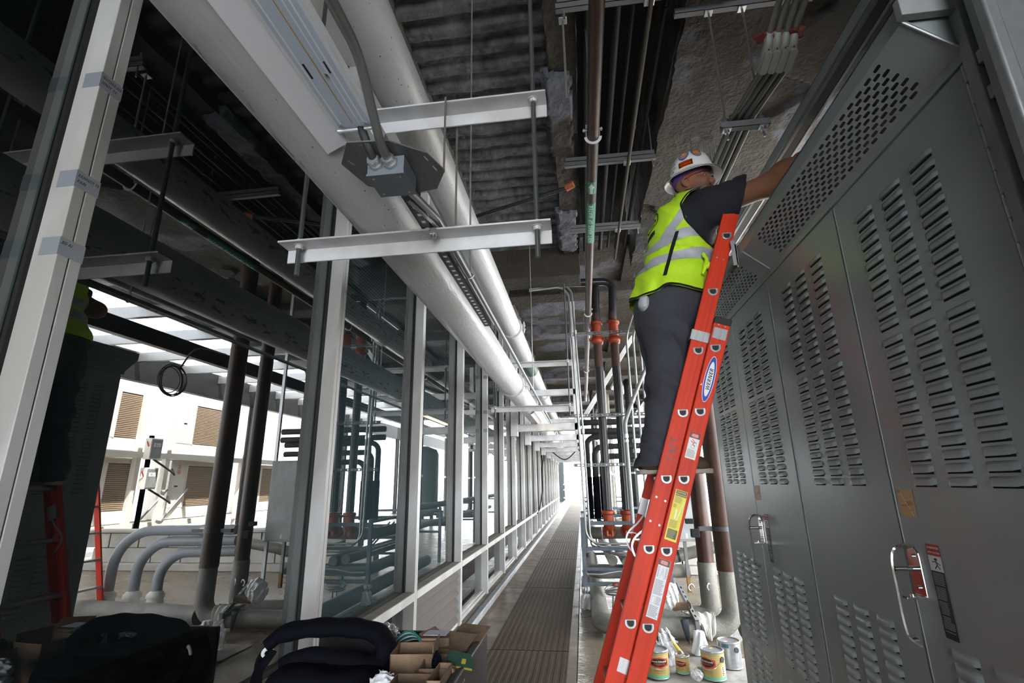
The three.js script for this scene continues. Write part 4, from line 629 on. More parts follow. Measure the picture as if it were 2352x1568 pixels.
  decal('brand_badge', 'base', 0.006, 1.068, 0.22, 0.047, PI / 2, canvasTex(880, 200, (g, w, h) => { g.clearRect(0, 0, w, h); const e = (a, b, c) => { g.fillStyle = c; g.beginPath(); g.ellipse(w / 2, h / 2, a, b, 0, 0, 7); g.fill(); }; e(436, 96, '#e8eaf2'); e(424, 86, '#1d3fae'); e(330, 60, '#eef0f4'); g.fillStyle = '#111'; g.font = 'bold 100px sans-serif'; g.textAlign = 'center'; g.textBaseline = 'middle'; g.setTransform(1, 0, -0.22, 1, 22, 0); g.fillText('WERNER', w / 2, h / 2 + 4, 520); }), 'blue and white oval badge reading WERNER', { alphaTest: 0.5 });
  decal('owner_mark', 'fly', -0.006, 0.742, 0.115, 0.038, PI / 2, canvasTex(460, 152, (g, w, h) => { g.clearRect(0, 0, w, h); g.strokeStyle = '#1a1222'; g.lineWidth = 15; g.lineCap = 'round'; const L = (...p) => { g.beginPath(); g.moveTo(p[0], p[1]); for (let i = 2; i < p.length; i += 2) g.lineTo(p[i], p[i + 1]); g.stroke(); }; L(16, 30, 110, 22); L(62, 28, 58, 126); L(140, 128, 182, 24, 226, 124); L(152, 92, 214, 90); L(262, 22, 258, 130); L(262, 24, 330, 20); L(260, 74, 318, 70); L(352, 24, 444, 20); L(398, 24, 394, 130); }), 'handwritten mark TAFT', { alphaTest: 0.5 });
  const lines = (g, x, y, w, h, st, c) => { g.fillStyle = c; for (let q = y, i = 0; q < y + h; q += st, i++) g.fillRect(x, q, w * (0.75 + 0.25 * hash2(i, Math.round(y), 3)), st * 0.45); };
  const danger = (g, w, y, h) => { g.fillStyle = '#161616'; g.fillRect(0, y, w, h); g.fillStyle = '#c41a1e'; g.beginPath(); g.ellipse(w / 2, y + h / 2, w * 0.4, h * 0.42, 0, 0, 7); g.fill(); g.fillStyle = '#f2dcdc'; g.font = `bold ${Math.round(h * 0.3)}px sans-serif`; g.textAlign = 'center'; g.textBaseline = 'middle'; g.fillText('DANGER', w / 2, y + h * 0.36, w * 0.6); g.fillText('PELIGRO', w / 2, y + h * 0.64, w * 0.6); };
  decal('warning_sticker', 'base', 0.004, 0.757, 0.044, 0.115, 0, canvasTex(176, 460, (g, w, h) => { g.fillStyle = '#ece9e6'; g.fillRect(0, 0, w, h); danger(g, w, 0, 96); g.strokeStyle = '#c02020'; g.lineWidth = 12; g.beginPath(); g.moveTo(60, 120); g.lineTo(100, 160); g.lineTo(140, 170); g.moveTo(100, 160); g.lineTo(84, 210); g.lineTo(120, 230); g.moveTo(84, 180); g.lineTo(40, 150); g.stroke(); g.strokeStyle = '#555'; g.lineWidth = 4; g.strokeRect(60, 210, 60, 60); lines(g, 14, 300, w - 28, 140, 14, '#777'); }), 'white sticker with a red falling figure');
  decal('caution_sticker', 'base', 0.004, 0.453, 0.05, 0.212, 0, canvasTex(200, 848, (g, w, h) => { g.fillStyle = '#e6d812'; g.fillRect(0, 0, w, h); g.fillStyle = '#1a1a12'; g.fillRect(14, 10, w - 20, 92); g.fillStyle = '#e6d812'; g.font = 'bold 34px sans-serif'; g.textAlign = 'center'; g.fillText('CAUTION', w / 2, 50, 150); g.fillText('PRECAUCION', w / 2, 90, 170); lines(g, 16, 116, 130, 100, 13, '#7a7416'); lines(g, 16, 240, 60, 60, 13, '#7a7416'); g.strokeStyle = '#f4f0c8'; g.lineWidth = 14; g.beginPath(); g.moveTo(176, 170); g.lineTo(150, 350); g.lineTo(120, 500); g.stroke(); g.fillStyle = '#f8f6da'; g.beginPath(); g.arc(86, 330, 12, 0, 7); g.fill(); g.fillRect(78, 340, 24, 70); g.beginPath(); g.moveTo(80, 400); g.lineTo(76, 490); g.lineTo(96, 490); g.lineTo(104, 400); g.fill(); lines(g, 20, 510, 150, 130, 13, '#7a7416'); g.fillStyle = '#25230f'; g.fillRect(24, 660, w - 44, 150); lines(g, 32, 672, w - 70, 128, 15, '#9a921c'); }), 'yellow sticker reading CAUTION PRECAUCION');
  decal('instruction_sticker', 'base', 0.004, 0.152, 0.047, 0.235, 0, canvasTex(190, 950, (g, w, h) => { g.fillStyle = '#e9e9ee'; g.fillRect(0, 0, w, h); g.strokeStyle = '#222'; g.lineWidth = 4; g.strokeRect(3, 3, w - 6, h - 6); danger(g, w - 8, 6, 100); g.strokeStyle = '#888'; g.lineWidth = 3; g.beginPath(); g.moveTo(60, 320); g.lineTo(96, 140); g.lineTo(140, 320); g.moveTo(70, 200); g.lineTo(120, 260); g.moveTo(110, 180); g.lineTo(84, 280); g.stroke(); lines(g, 14, 130, 36, 170, 16, '#8b8b95'); lines(g, 140, 130, 38, 170, 16, '#8b8b95'); lines(g, 16, 340, w - 32, 240, 15, '#7f7f8a'); g.strokeRect(26, 610, 50, 110); lines(g, 90, 600, 84, 130, 15, '#8b8b95'); lines(g, 16, 750, w - 32, 170, 15, '#7f7f8a'); }), 'long white instruction sticker headed DANGER PELIGRO');
  decal('stamped_text', 'fly', -0.006, 1.02, 0.035, 0.009, PI / 2, canvasTex(140, 36, (g, w, h) => { g.clearRect(0, 0, w, h); g.fillStyle = '#4a0f0c'; g.font = 'bold 26px sans-serif'; g.fillText('M  2007', 4, 27, 130); }), null, { alphaTest: 0.5 });
  decal('stamped_text', 'fly', -0.006, 0.17, 0.035, 0.009, PI / 2, canvasTex(140, 36, (g, w, h) => { g.clearRect(0, 0, w, h); g.fillStyle = '#4a0f0c'; g.font = 'bold 26px sans-serif'; g.fillText('M  2007', 4, 27, 130); }), null, { alphaTest: 0.5 });
  decal('size_mark', 'base', -0.024, 1.035, 0.012, 0.012, 0, canvasTex(48, 48, (g, w, h) => { g.clearRect(0, 0, w, h); g.fillStyle = '#e8e8e8'; g.fillRect(8, 30, 38, 10); g.fillRect(30, 4, 12, 30); }), null, { alphaTest: 0.5 });
}
// ---------------------------------------------------------------- the worker on the ladder
{
  const Z0 = -2.6, al = 35 * PI / 180, pi = 2 * PI / 180;
  const f = V(Math.cos(al) * Math.cos(pi), Math.sin(pi), Math.sin(al) * Math.cos(pi)), R = new THREE.Vector3().crossVectors(f, V(0, 1, 0)).normalize(), u = new THREE.Vector3().crossVectors(R, f), O = V(0.704, 3.043, -2.6);
  const loc = (g) => { const p = g.attributes.position, n = g.attributes.normal; const m = new THREE.Matrix4().makeBasis(f, u, R).setPosition(O); return g.applyMatrix4(m); };
  const S = [0.75, 2.815, -2.42], E = [1.02, 2.9, -2.43], Wr = [1.25, 3.085, -2.45];
  const S2 = [0.745, 2.815, -2.78], E2 = [0.53, 2.66, -2.9], W2 = [0.69, 2.635, -2.79];
  const torso = (x, y, z) => { // trunk without arms
    let d = ellipsoid(x, y, z, [0.515, 2.4, Z0], [0.172, 0.18, 0.2]);
    d = smin(d, ellipsoid(x, y, z, [0.595, 2.68, Z0], [0.152, 0.23, 0.215]), 0.12);
    d = smin(d, ellipsoid(x, y, z, [0.475, 2.25, Z0], [0.152, 0.16, 0.19]), 0.1);
    d = smin(d, capsule(x, y, z, [0.725, 2.835, -2.45], [0.725, 2.835, -2.75], 0.078, 0.078), 0.1);
    d = smin(d, ellipsoid(x, y, z, [0.685, 2.86, Z0], [0.09, 0.1, 0.13]), 0.08);
    return d;
  };
  const legs = (x, y, z, k) => {
    const r = smin(capsule(x, y, z, [0.468, 2.24, -2.5], [0.435, 1.9, -2.5], 0.105 + k, 0.078 + k), capsule(x, y, z, [0.435, 1.9, -2.5], [0.35, 1.5, -2.5], 0.074 + k, 0.05 + k * 1.6), 0.05);
    const l = smin(capsule(x, y, z, [0.468, 2.24, -2.7], [0.45, 1.9, -2.7], 0.105 + k, 0.078 + k), capsule(x, y, z, [0.45, 1.9, -2.7], [0.365, 1.5, -2.69], 0.074 + k, 0.05 + k * 1.6), 0.05);
    return smin(r, l, 0.02);
  };
  const armR = (x, y, z) => smin(capsule(x, y, z, S, E, 0.066, 0.054), smin(capsule(x, y, z, E, [1.12, 2.985, -2.437], 0.055, 0.052), capsule(x, y, z, [1.1, 2.97, -2.435], Wr, 0.052, 0.034), 0.03), 0.04);
  const armL = (x, y, z) => smin(capsule(x, y, z, S2, E2, 0.064, 0.05), capsule(x, y, z, E2, W2, 0.05, 0.033), 0.04);
  const neck = (x, y, z) => capsule(x, y, z, [0.69, 2.88, Z0], [0.695, 3.02, Z0], 0.066, 0.06);
  const skin = [0.26, 0.115, 0.068];
  const paint = (g, fn) => { const p = g.attributes.position, c = new Float32Array(p.count * 3); for (let i = 0; i < p.count; i++) c.set(fn(p.getX(i), p.getY(i), p.getZ(i)), i * 3); g.setAttribute('color', new THREE.BufferAttribute(c, 3)); return g; };
  // head in its own axes: a forward, b up, c to the wearer's right
  const headF = (a, b, c) => {
    const s = Math.abs(c);
    let d = ellipsoid(a, b, c, [-0.012, 0.058, 0], [0.098, 0.1, 0.078]);
    d = smin(d, ellipsoid(a, b, c, [0.032, -0.03, 0], [0.066, 0.086, 0.062]), 0.04);
    d = smin(d, capsule(a, b, s, [-0.002, -0.055, 0.054], [0.062, -0.102, 0.018], 0.02, 0.021), 0.035);
    d = smin(d, ellipsoid(a, b, c, [0.074, -0.1, 0], [0.024, 0.022, 0.026]), 0.025);
    d = smin(d, capsule(a, b, s, [0.084, 0.036, 0.012], [0.074, 0.034, 0.042], 0.011, 0.011), 0.02);
    d = smin(d, ellipsoid(a, b, s, [0.066, -0.022, 0.042], [0.024, 0.024, 0.02]), 0.03);
    d = smin(d, capsule(a, b, c, [0.088, 0.022, 0], [0.108, -0.02, 0], 0.0085, 0.012), 0.014);
    d = smin(d, ellipsoid(a, b, s, [0.1, -0.026, 0.0125], [0.011, 0.0085, 0.008]), 0.008);
    d = smax(d, -ellipsoid(a, b, s, [0.106, -0.0355, 0.0075], [0.007, 0.005, 0.0042]), 0.004);
    d = smax(d, -ellipsoid(a, b, s, [0.099, 0.012, 0.033], [0.019, 0.015, 0.02]), 0.012);
    d = smin(d, ellipsoid(a, b, s, [0.074, 0.012, 0.033], [0.0125, 0.0115, 0.0135]), 0.003);
    d = smin(d, ellipsoid(a, b, c, [0.086, -0.056, 0], [0.015, 0.008, 0.026]), 0.01);
    d = smin(d, ellipsoid(a, b, c, [0.085, -0.068, 0], [0.014, 0.008, 0.022]), 0.01);
    d = smax(d, -ellipsoid(a, b, c, [0.104, -0.0625, 0], [0.012, 0.0022, 0.024]), 0.003);
    let ear = ellipsoid(a + 0.25 * (b + 0.005), b, s, [-0.016, -0.004, 0.079], [0.02, 0.034, 0.011]);
    ear = smax(ear, -ellipsoid(a, b, s, [-0.01, 0.0, 0.09], [0.011, 0.021, 0.008]), 0.005); ear = smin(ear, ellipsoid(a, b, s, [-0.002, -0.006, 0.08], [0.006, 0.009, 0.006]), 0.004);
    d = smin(d, ear, 0.008);
    return smin(d, capsule(a, b, c, [-0.03, -0.05, 0], [-0.045, -0.15, 0], 0.06, 0.062), 0.03);
  };
  const head = paint(surfaceNets(headF, [-0.13, -0.18, -0.105], [0.14, 0.17, 0.105], 0.0034), (a, b, c) => {
    const s = Math.abs(c), n = 0.9 + 0.2 * fbm(a * 60 + 20, (b + c) * 60 + 20, 9999, 91, 3); let k = skin.map((v) => v * n);
    const mixc = (t, q) => { t = Math.max(0, Math.min(1, t)); k = k.map((v, i) => v * (1 - t) + q[i] * t); };
    mixc(0.72 * Math.min(1, Math.max(0, (-0.022 - b) * 30)) * Math.min(1, Math.max(0, (a + 0.01) * 30)), [0.075, 0.04, 0.03]); // shaved beard
    if (b < -0.036 && b > -0.05 && a > 0.07 && s < 0.032) mixc(0.8, [0.05, 0.028, 0.022]); // moustache
    if (b < -0.05 && b > -0.075 && a > 0.078 && s < 0.024) mixc(0.75, [0.2, 0.07, 0.055]); // lips
    if (a > 0.066 && b > 0.036 && b < 0.047 && s > 0.012 && s < 0.05) mixc(0.85, [0.03, 0.018, 0.014]); // brows
    if (Math.hypot((b - 0.012) / 0.0075, (s - 0.033) / 0.0125) < 1 && a > 0.07) mixc(1, Math.hypot(b - 0.012, s - 0.033 - (c > 0 ? 0.002 : -0.002)) < 0.0055 ? [0.012, 0.008, 0.006] : [0.5, 0.46, 0.42]);
    return k;
  });
  loc(head);
  const hand = (w, dir, up, side, curl) => { // palm, four fingers and a thumb; fingers bend towards -up
    const D = V(...dir).normalize(), Un = V(...up); Un.addScaledVector(D, -Un.dot(D)).normalize(); const Sd = new THREE.Vector3().crossVectors(D, Un).multiplyScalar(side), at = (a, b, c) => [w[0] + D.x * a + Un.x * b + Sd.x * c, w[1] + D.y * a + Un.y * b + Sd.y * c, w[2] + D.z * a + Un.z * b + Sd.z * c];
    const caps = []; [[-0.03, 0.07, 0.0085], [-0.01, 0.078, 0.009], [0.011, 0.073, 0.0088], [0.031, 0.058, 0.008]].forEach(([c, l, r]) => { let a = 0.088, b = 0.0, ang = -0.1; let p = at(a, b, c); for (const s of [0.45, 0.3, 0.25]) { a += Math.cos(ang) * l * s; b += Math.sin(ang) * l * s; const q = at(a, b, c * 1.05); caps.push([p, q, r, r * 0.92]); p = q; ang -= curl; } });
    let p = at(0.03, -0.004, -0.034); for (const [a, b, c] of [[0.06, -0.016, -0.056], [0.085, -0.03, -0.058]]) { const q = at(a, b, c); caps.push([p, q, 0.0115, 0.0095]); p = q; }
    const pa = [at(0.0, 0, 0), at(0.03, 0, -0.018), at(0.088, 0, -0.028), at(0.03, 0, 0.018), at(0.088, 0, 0.03), at(0.088, 0, 0)];
    const fn = (x, y, z) => { let d = smin(capsule(x, y, z, pa[1], pa[2], 0.016, 0.0125), capsule(x, y, z, pa[3], pa[4], 0.016, 0.0115), 0.02); d = smin(d, capsule(x, y, z, pa[0], pa[5], 0.019, 0.0125), 0.02); d = smin(d, capsule(x, y, z, at(-0.05, 0, 0), at(0.01, 0, 0), 0.031, 0.026), 0.02); for (const c of caps) d = smin(d, capsule(x, y, z, ...c), 0.006); return d; };
    const lo = w.map((v) => v - 0.19), hi = w.map((v) => v + 0.19); return paint(surfaceNets(fn, lo, hi, 0.0035), () => skin);
  };
  const bodyF = (x, y, z) => smin(smin(torso(x, y, z) + 0.012, legs(x, y, z, -0.012), 0.03), smin(neck(x, y, z), Math.min(armR(x, y, z), armL(x, y, z)), 0.05), 0.04);
  const bodyLow = surfaceNets(bodyF, [0.24, 1.49, -2.99], [1.36, 3.04, -2.32], 0.0095);
  paint(bodyLow, (x, y, z) => { const n = 0.88 + 0.24 * fbm(x * 25 + 20, (y + z) * 25 + 20, 9999, 93, 3); return skin.map((v) => v * n); });
  const bodyGeo = merge([bodyLow, head, hand(Wr, [0.85, 0.5, 0.05], [-0.4, 0.8, 0.2], 1, 0.45), hand(W2, [0.9, 0.1, 0.25], [-0.15, 0.3, -0.95], -1, 0.75)]);
  const man = solo('person', 'man in white hard hat and neon yellow vest standing on the red ladder', 'person', null, bodyGeo, phy([1, 1, 1], 0.55, { vertexColors: true, specularIntensity: 0.5, bumpMap: rep(T.grain, 5), bumpScale: 0.0004 }));
  const wr = (x, y, z, s) => fbm(x * s + 40, y * s + z * s * 0.7 + 40, 9999, 101, 3) - 0.5;
  // shirt
  const dirA = V(E[0] - S[0], E[1] - S[1], E[2] - S[2]).normalize(), dirB = V(E2[0] - S2[0], E2[1] - S2[1], E2[2] - S2[2]).normalize();
  const fold = (x, y, z) => { const t = (x - S[0]) * dirA.x + (y - S[1]) * dirA.y; return 0.006 * Math.sin(t * 70 + (y - 2.8) * 60 + 2 * wr(x, y, z, 14)) * Math.min(1, Math.max(0, t * 8)) + 0.012 * wr(x, y, z, 11); };
  const sleeve = (x, y, z) => smin(capsule(x, y, z, [0.735, 2.8, -2.42], [0.95, 2.838, -2.405], 0.097, 0.12), capsule(x, y, z, [0.735, 2.82, -2.76], [0.6, 2.71, -2.865], 0.086, 0.088), 0.02) + fold(x, y, z);
  const shirtF = (x, y, z) => smin(smin(torso(x, y, z) - 0.004 + 0.008 * wr(x, y, z, 9), sleeve(x, y, z), 0.05), capsule(x, y, z, [0.688, 2.88, Z0], [0.692, 2.985, Z0], 0.082, 0.074), 0.05);
  const planeA = (x, y, z) => 0.97 * (0.89 - x) + 0.24 * (y - 2.93), planeB = (x, y, z) => 0.17 - ((x - S2[0]) * dirB.x + (y - S2[1]) * dirB.y + (z - S2[2]) * dirB.z);
  const shirtMat = std([0.012, 0.0135, 0.022], 0.9, { bumpMap: rep(T.weave, 16), bumpScale: 0.0003 });
  const collarLine = (x, y, z) => 2.985 + 0.05 * (0.69 - x) - y;
  const shirt = clip(clip(clip(surfaceNets(shirtF, [0.28, 2.2, -3.0], [1.1, 3.03, -2.24], 0.0085), planeA), (x, y, z) => (x < 0.68 && z < -2.68 ? planeB(x, y, z) : 1)), collarLine);
  part(man, 'shirt', uvm(thicken(shirt, 0.003)), shirtMat);
  const cuff = clip(clip(surfaceNets((x, y, z) => shirtF(x, y, z) - 0.003, [0.72, 2.62, -2.56], [1.0, 3.03, -2.24], 0.0085), planeA), (x, y, z) => 0.016 - planeA(x, y, z)); part(man, 'sleeve_hem', uvm(thicken(cuff, 0.004)), shirtMat);
  // vest
  const vestF = (x, y, z) => { const hem = Math.max(0, 2.55 - y) * 0.16; return torso(x, y, z) - 0.024 - hem * (0.6 + 0.4 * Math.sin(z * 40 + x * 30)) * 0.5 + 0.014 * wr(x, y, z, 8) + 0.016 * (Math.abs(wr(x, y, z, 17)) - 0.08) + 0.006 * Math.sin(y * 45 + z * 18 + x * 20 + 3 * wr(x, y, z, 6)); };
  const armhole = (x, y, z) => { const s = z > Z0 ? 1 : -1, zz = Z0 + (z - Z0) * s; const a = (x - 0.755) / (x > 0.755 ? 0.1 : 0.185), b = (y - 2.78) / (y < 2.78 ? 0.195 : 0.145), c = (zz + 2.42) / 0.18; return Math.sqrt(a * a + b * b + c * c) - 1; };
  const hemY = (x, z) => 2.352 + 0.012 * Math.sin(x * 22 + z * 9), neckY = (x, y, z) => 2.955 + 0.25 * (0.66 - x) * (x < 0.66 ? 0.6 : 2.2) - y;
  const vestAll = clip(clip(clip(surfaceNets(vestF, [0.26, 2.3, -2.92], [0.9, 3.03, -2.28], 0.008), (x, y, z) => y - hemY(x, z)), armhole), neckY);
  const b1 = (x, y, z) => 2.64 + 0.1 * (x - 0.55), b2 = (x, y, z) => 2.535 + 0.08 * (x - 0.55);
  const band = (c) => (x, y, z) => 0.0265 - Math.abs(y - c(x, y, z));
  const strap = (x, y, z) => { const ax = 0.7, ay = 2.985, bx_ = 0.49, by = 2.66, L = Math.hypot(ax - bx_, ay - by); const d = Math.abs(((x - bx_) * (ay - by) - (y - by) * (ax - bx_)) / L - 0.02 * Math.sin((y - 2.66) / 0.32 * PI)); return Math.min(0.024 - d, y - 2.655); };
  const tapeFn = (x, y, z) => Math.max(band(b1)(x, y, z), band(b2)(x, y, z), strap(x, y, z));
  const neon = std([0.55, 0.86, 0.02], 0.75, { bumpMap: rep(T.weave, 22), bumpScale: 0.0005, emissive: new THREE.Color(0, 0, 0) });
  part(man, 'vest', uvm(thicken(clip(vestAll, (x, y, z) => -tapeFn(x, y, z)), 0.003)), neon, 'neon yellow mesh vest');
  const silver = std([0.46, 0.47, 0.52], 0.5, { metalness: 0.1, bumpMap: rep(T.grain, 8), bumpScale: 0.0003 });
  const tape = (fn, label) => part(man, 'reflective_tape', uvm(thicken(inflate(clip(vestAll, fn), 0.0015), 0.003)), silver, label);
  tape(band(b1), 'upper silver band'); tape(band(b2), 'lower silver band'); tape((x, y, z) => Math.min(strap(x, y, z), z - Z0, -band(b1)(x, y, z)), 'silver shoulder strip'); tape((x, y, z) => Math.min(strap(x, y, z), Z0 - z, -band(b1)(x, y, z)), 'silver shoulder strip on the far side');
  const dark = std([0.006, 0.006, 0.007], 0.85);
  part(man, 'vest_piping', uvm(inflate(clip(vestAll, (x, y, z) => Math.max(0.05 - armhole(x, y, z), 0.012 - (y - hemY(x, z)))), 0.002)), dark, 'black binding round the armhole and hem');
  part(man, 'pocket_slit', uvm(inflate(clip(vestAll, (x, y, z) => { const ax = 0.535, ay = 2.655, bx_ = 0.452, by = 2.42, L = Math.hypot(ax - bx_, ay - by); return z > Z0 ? Math.min(0.0085 - Math.abs(((x - bx_) * (ay - by) - (y - by) * (ax - bx_)) / L), y - 2.42, 2.655 - y) : -1; }), 0.003)), dark, 'black slit in the vest side');
  { // printed emblem on the back
    const g = clip(vestAll, (x, y, z) => Math.min(0.085 - Math.abs(z + 2.54), 0.085 - Math.abs(y - 2.775), 0.6 - x)); const p = g.attributes.position, uv = new Float32Array(p.count * 2); for (let i = 0; i < p.count; i++) { uv[i * 2] = (p.getZ(i) + 2.54 + 0.085) / 0.17; uv[i * 2 + 1] = (p.getY(i) - 2.69) / 0.17; } g.setAttribute('uv', new THREE.BufferAttribute(uv, 2));
    part(man, 'back_print', inflate(g, 0.002), std('#fff', 0.8, { alphaTest: 0.5, map: canvasTex(256, 256, (c, w, h) => { c.clearRect(0, 0, w, h); c.strokeStyle = c.fillStyle = '#101408'; c.lineWidth = 13; c.beginPath(); c.arc(128, 104, 82, 0, 7); c.stroke(); c.lineWidth = 9; c.beginPath(); c.moveTo(80, 150); c.bezierCurveTo(60, 90, 110, 50, 140, 70); c.bezierCurveTo(190, 100, 180, 150, 130, 160); c.stroke(); c.fillRect(92, 84, 30, 14); c.fillRect(140, 84, 30, 14); c.fillRect(100, 124, 62, 12); c.fillRect(30, 206, 196, 34); }) }), 'black round emblem');
  }
  part(man, 'side_tie', uvm(surfaceNets((x, y, z) => smin(capsule(x, y, z, [0.655, 2.53, -2.4], [0.672, 2.45, -2.39], 0.008, 0.013), capsule(x, y, z, [0.665, 2.5, -2.39], [0.64, 2.43, -2.39], 0.007, 0.012), 0.01) + 0.016 * wr(x, y, z, 45), [0.59, 2.36, -2.46], [0.73, 2.58, -2.33], 0.006)), neon, 'loose tied end of the vest');
  // trousers
  const crease = (x, y, z) => 0.022 * wr(x, y, z, 9) + 0.024 * (Math.abs(Math.sin(y * 21 + x * 18 - z * 11 + 4 * wr(x, y, z, 5))) - 0.6) * Math.min(1, Math.max(0.15, Math.abs(y - 2.13) < 0.14 ? 1 - Math.abs(y - 2.13) / 0.14 : Math.abs(y - 1.87) < 0.16 ? 1 - Math.abs(y - 1.87) / 0.16 : y < 1.68 ? (1.68 - y) * 7 : 0.15));
  const trF = (x, y, z) => smin(smax(torso(x, y, z) - 0.008, y - 2.45, 0.02), legs(x, y, z, y > 1.9 ? 0.012 : 0.012 + (1.9 - y) * 0.04), 0.03) + crease(x, y, z) * Math.max(0.15, Math.min(1, (2.36 - y) * 6));
  const tro = clip(clip(surfaceNets(trF, [0.2, 1.47, -2.86], [0.72, 2.47, -2.34], 0.008), (x, y, z) => y - 1.512 - 0.05 * (x - 0.34)), (x, y, z) => 2.42 - y);
  part(man, 'trousers', uvm(thicken(tro, 0.003)), std([0.047, 0.048, 0.061], 0.9, { bumpMap: rep(T.weave, 16), bumpScale: 0.0003 }), 'charcoal work trousers');
  part(man, 'pocket_lining', uvm(surfaceNets((x, y, z) => ellipsoid(x, y, z, [0.352, 2.315, -2.475], [0.03, 0.04, 0.055]) + 0.012 * wr(x, y, z, 30), [0.29, 2.25, -2.56], [0.42, 2.38, -2.39], 0.006)), std([0.5, 0.5, 0.54], 0.9), 'white pocket lining pulled out');
  // boots
  for (const z of [-2.5, -2.69]) {
    const up = surfaceNets((x, y, q) => { let d = smin(capsule(x, y, q, [0.325, 1.535, z], [0.345, 1.58, z], 0.046, 0.046), ellipsoid(x, y, q, [0.43, 1.515, z], [0.135, 0.042, 0.049]), 0.05); d = smin(d, ellipsoid(x, y, q, [0.53, 1.515, z], [0.06, 0.036, 0.05]), 0.03); return smax(d, 1.493 - y, 0.004); }, [0.23, 1.48, z - 0.075], [0.62, 1.64, z + 0.075], 0.005);
    const b = part(man, 'boot', uvm(up), std([0.12, 0.07, 0.04], 0.75, { map: rep(T.mottle, 4) }), 'brown work boot');
    const o = []; for (let i = 0; i < 40; i++) { const a = i / 40 * 2 * PI, ca = Math.cos(a), sa = Math.sin(a); o.push([0.432 + 0.168 * ca, z + (0.046 + 0.008 * ca - 0.012 * Math.exp(-(((0.168 * ca + 0.02) / 0.04) ** 2))) * sa]); }
    part(b, 'sole', extrude(o.map(([a, c]) => [a, -c]), 0.022, { bevel: 0.003 }).applyMatrix4(new THREE.Matrix4().makeRotationX(-PI / 2)).translate(0, 1.475, 0), std([0.38, 0.34, 0.28], 0.7));
  }
  // hard hat
  const hat = (phi, k, inner) => { const prof = [[0.046, -0.008], [0.044, -0.004], [0.03, 0.002], [0.012, 0.008], [0.001, 0.017], [-0.001, 0.05], [-0.012, 0.09], [-0.032, 0.122], [-0.062, 0.146], [-0.095, 0.158], [-0.128, 0.162]]; const q = k * (prof.length - 1), i = Math.min(prof.length - 2, Math.floor(q)), t = q - i; let e = prof[i][0] + (prof[i + 1][0] - prof[i][0]) * t, h = prof[i][1] + (prof[i + 1][1] - prof[i][1]) * t; const ra = Math.max(0, 0.119 + e * 0.93), rc = Math.max(0, (0.102 + e * (e > 0 ? 0.9 : 0.106 / 0.128))); h += 0.006 * Math.exp(-(((phi % PI) - 0) ** 2) * 30) * (e < -0.02 ? 1 : 0) + (e > 0 ? -0.35 * e * Math.sin(phi) ** 2 : 0); const s = inner ? 0.965 : 1; return [-0.004 + ra * Math.cos(phi) * s, 0.05 + h - (inner ? 0.004 : 0), rc * Math.sin(phi) * s]; };
  const hatPatch = (p0, p1, k0, k1, n, m, inner, off = 0) => { const pos = [], uv = [], ix = []; for (let j = 0; j <= m; j++) for (let i = 0; i <= n; i++) { const a = p0 + (p1 - p0) * i / n, k = k0 + (k1 - k0) * j / m; const q = hat(a, k, inner); pos.push(...q); uv.push(i / n, j / m); } for (let j = 0; j < m; j++) for (let i = 0; i < n; i++) { const a = j * (n + 1) + i, b = a + 1, c = a + n + 1, d = c + 1; inner ? ix.push(a, b, c, b, d, c) : ix.push(a, c, b, b, c, d); } const g = new THREE.BufferGeometry(); g.setAttribute('position', new THREE.Float32BufferAttribute(pos, 3)); g.setAttribute('uv', new THREE.Float32BufferAttribute(uv, 2)); g.setIndex(ix); g.computeVertexNormals(); if (off) inflate(g, off); return g; };
  const hatMesh = part(man, 'hard_hat', [hatPatch(0, 2 * PI, 0, 1, 72, 40, false), hatPatch(0, 2 * PI, 0, 0.9, 72, 30, true)].map((g) => loc(g)), phy([0.72, 0.72, 0.72], 0.28, { clearcoat: 0.3 }), 'white full-brim hard hat with stickers');
  const stick = (p0, p1, k0, k1, draw, label, w = 200, h = 200) => { const g = hatPatch(p0, p1, k0, k1, 10, 8, false, 0.0012); const q = g.attributes.uv; for (let i = 0; i < q.count; i++) q.setX(i, 1 - q.getX(i)); part(hatMesh, 'sticker', loc(g), std('#fff', 0.35, { map: canvasTex(w, h, draw), alphaTest: 0.5 }), label); };
  const ring = (c, ...l) => { c.clearRect(0, 0, 200, 200); for (const [r, col] of l) { c.fillStyle = col; c.beginPath(); c.arc(100, 100, r, 0, 7); c.fill(); } };
  const rot = (c, a) => { c.translate(100, 100); c.rotate(a); c.translate(-100, -100); };
  stick(1.22, 1.86, 0.55, 0.82, (c) => { ring(c, [98, '#2b4f9e'], [78, '#d9a48a'], [70, '#3d4a86'], [62, '#d98a6a'], [56, '#8a8a90'], [46, '#d79a10']); c.fillStyle = '#eee'; c.fillRect(88, 92, 22, 26); c.fillStyle = '#3b3b7a'; c.fillRect(72, 122, 56, 8); }, 'round blue sticker with an orange centre');
  stick(0.5, 1.12, 0.55, 0.82, (c) => { ring(c, [98, '#2a3d9a'], [66, '#d7b23a'], [58, '#c8201e']); c.fillStyle = '#e6b422'; for (let i = 0; i < 4; i++) c.fillRect(50, 62 + i * 22, 100, 10); c.font = 'bold 26px sans-serif'; c.fillStyle = '#d8c04a'; for (let i = 0; i < 8; i++) { const a = 0.5 + i * 0.3; c.fillRect(100 + 82 * Math.cos(a) - 7, 100 + 82 * Math.sin(a) - 7, 13, 13); } }, 'round blue, yellow and red sticker');
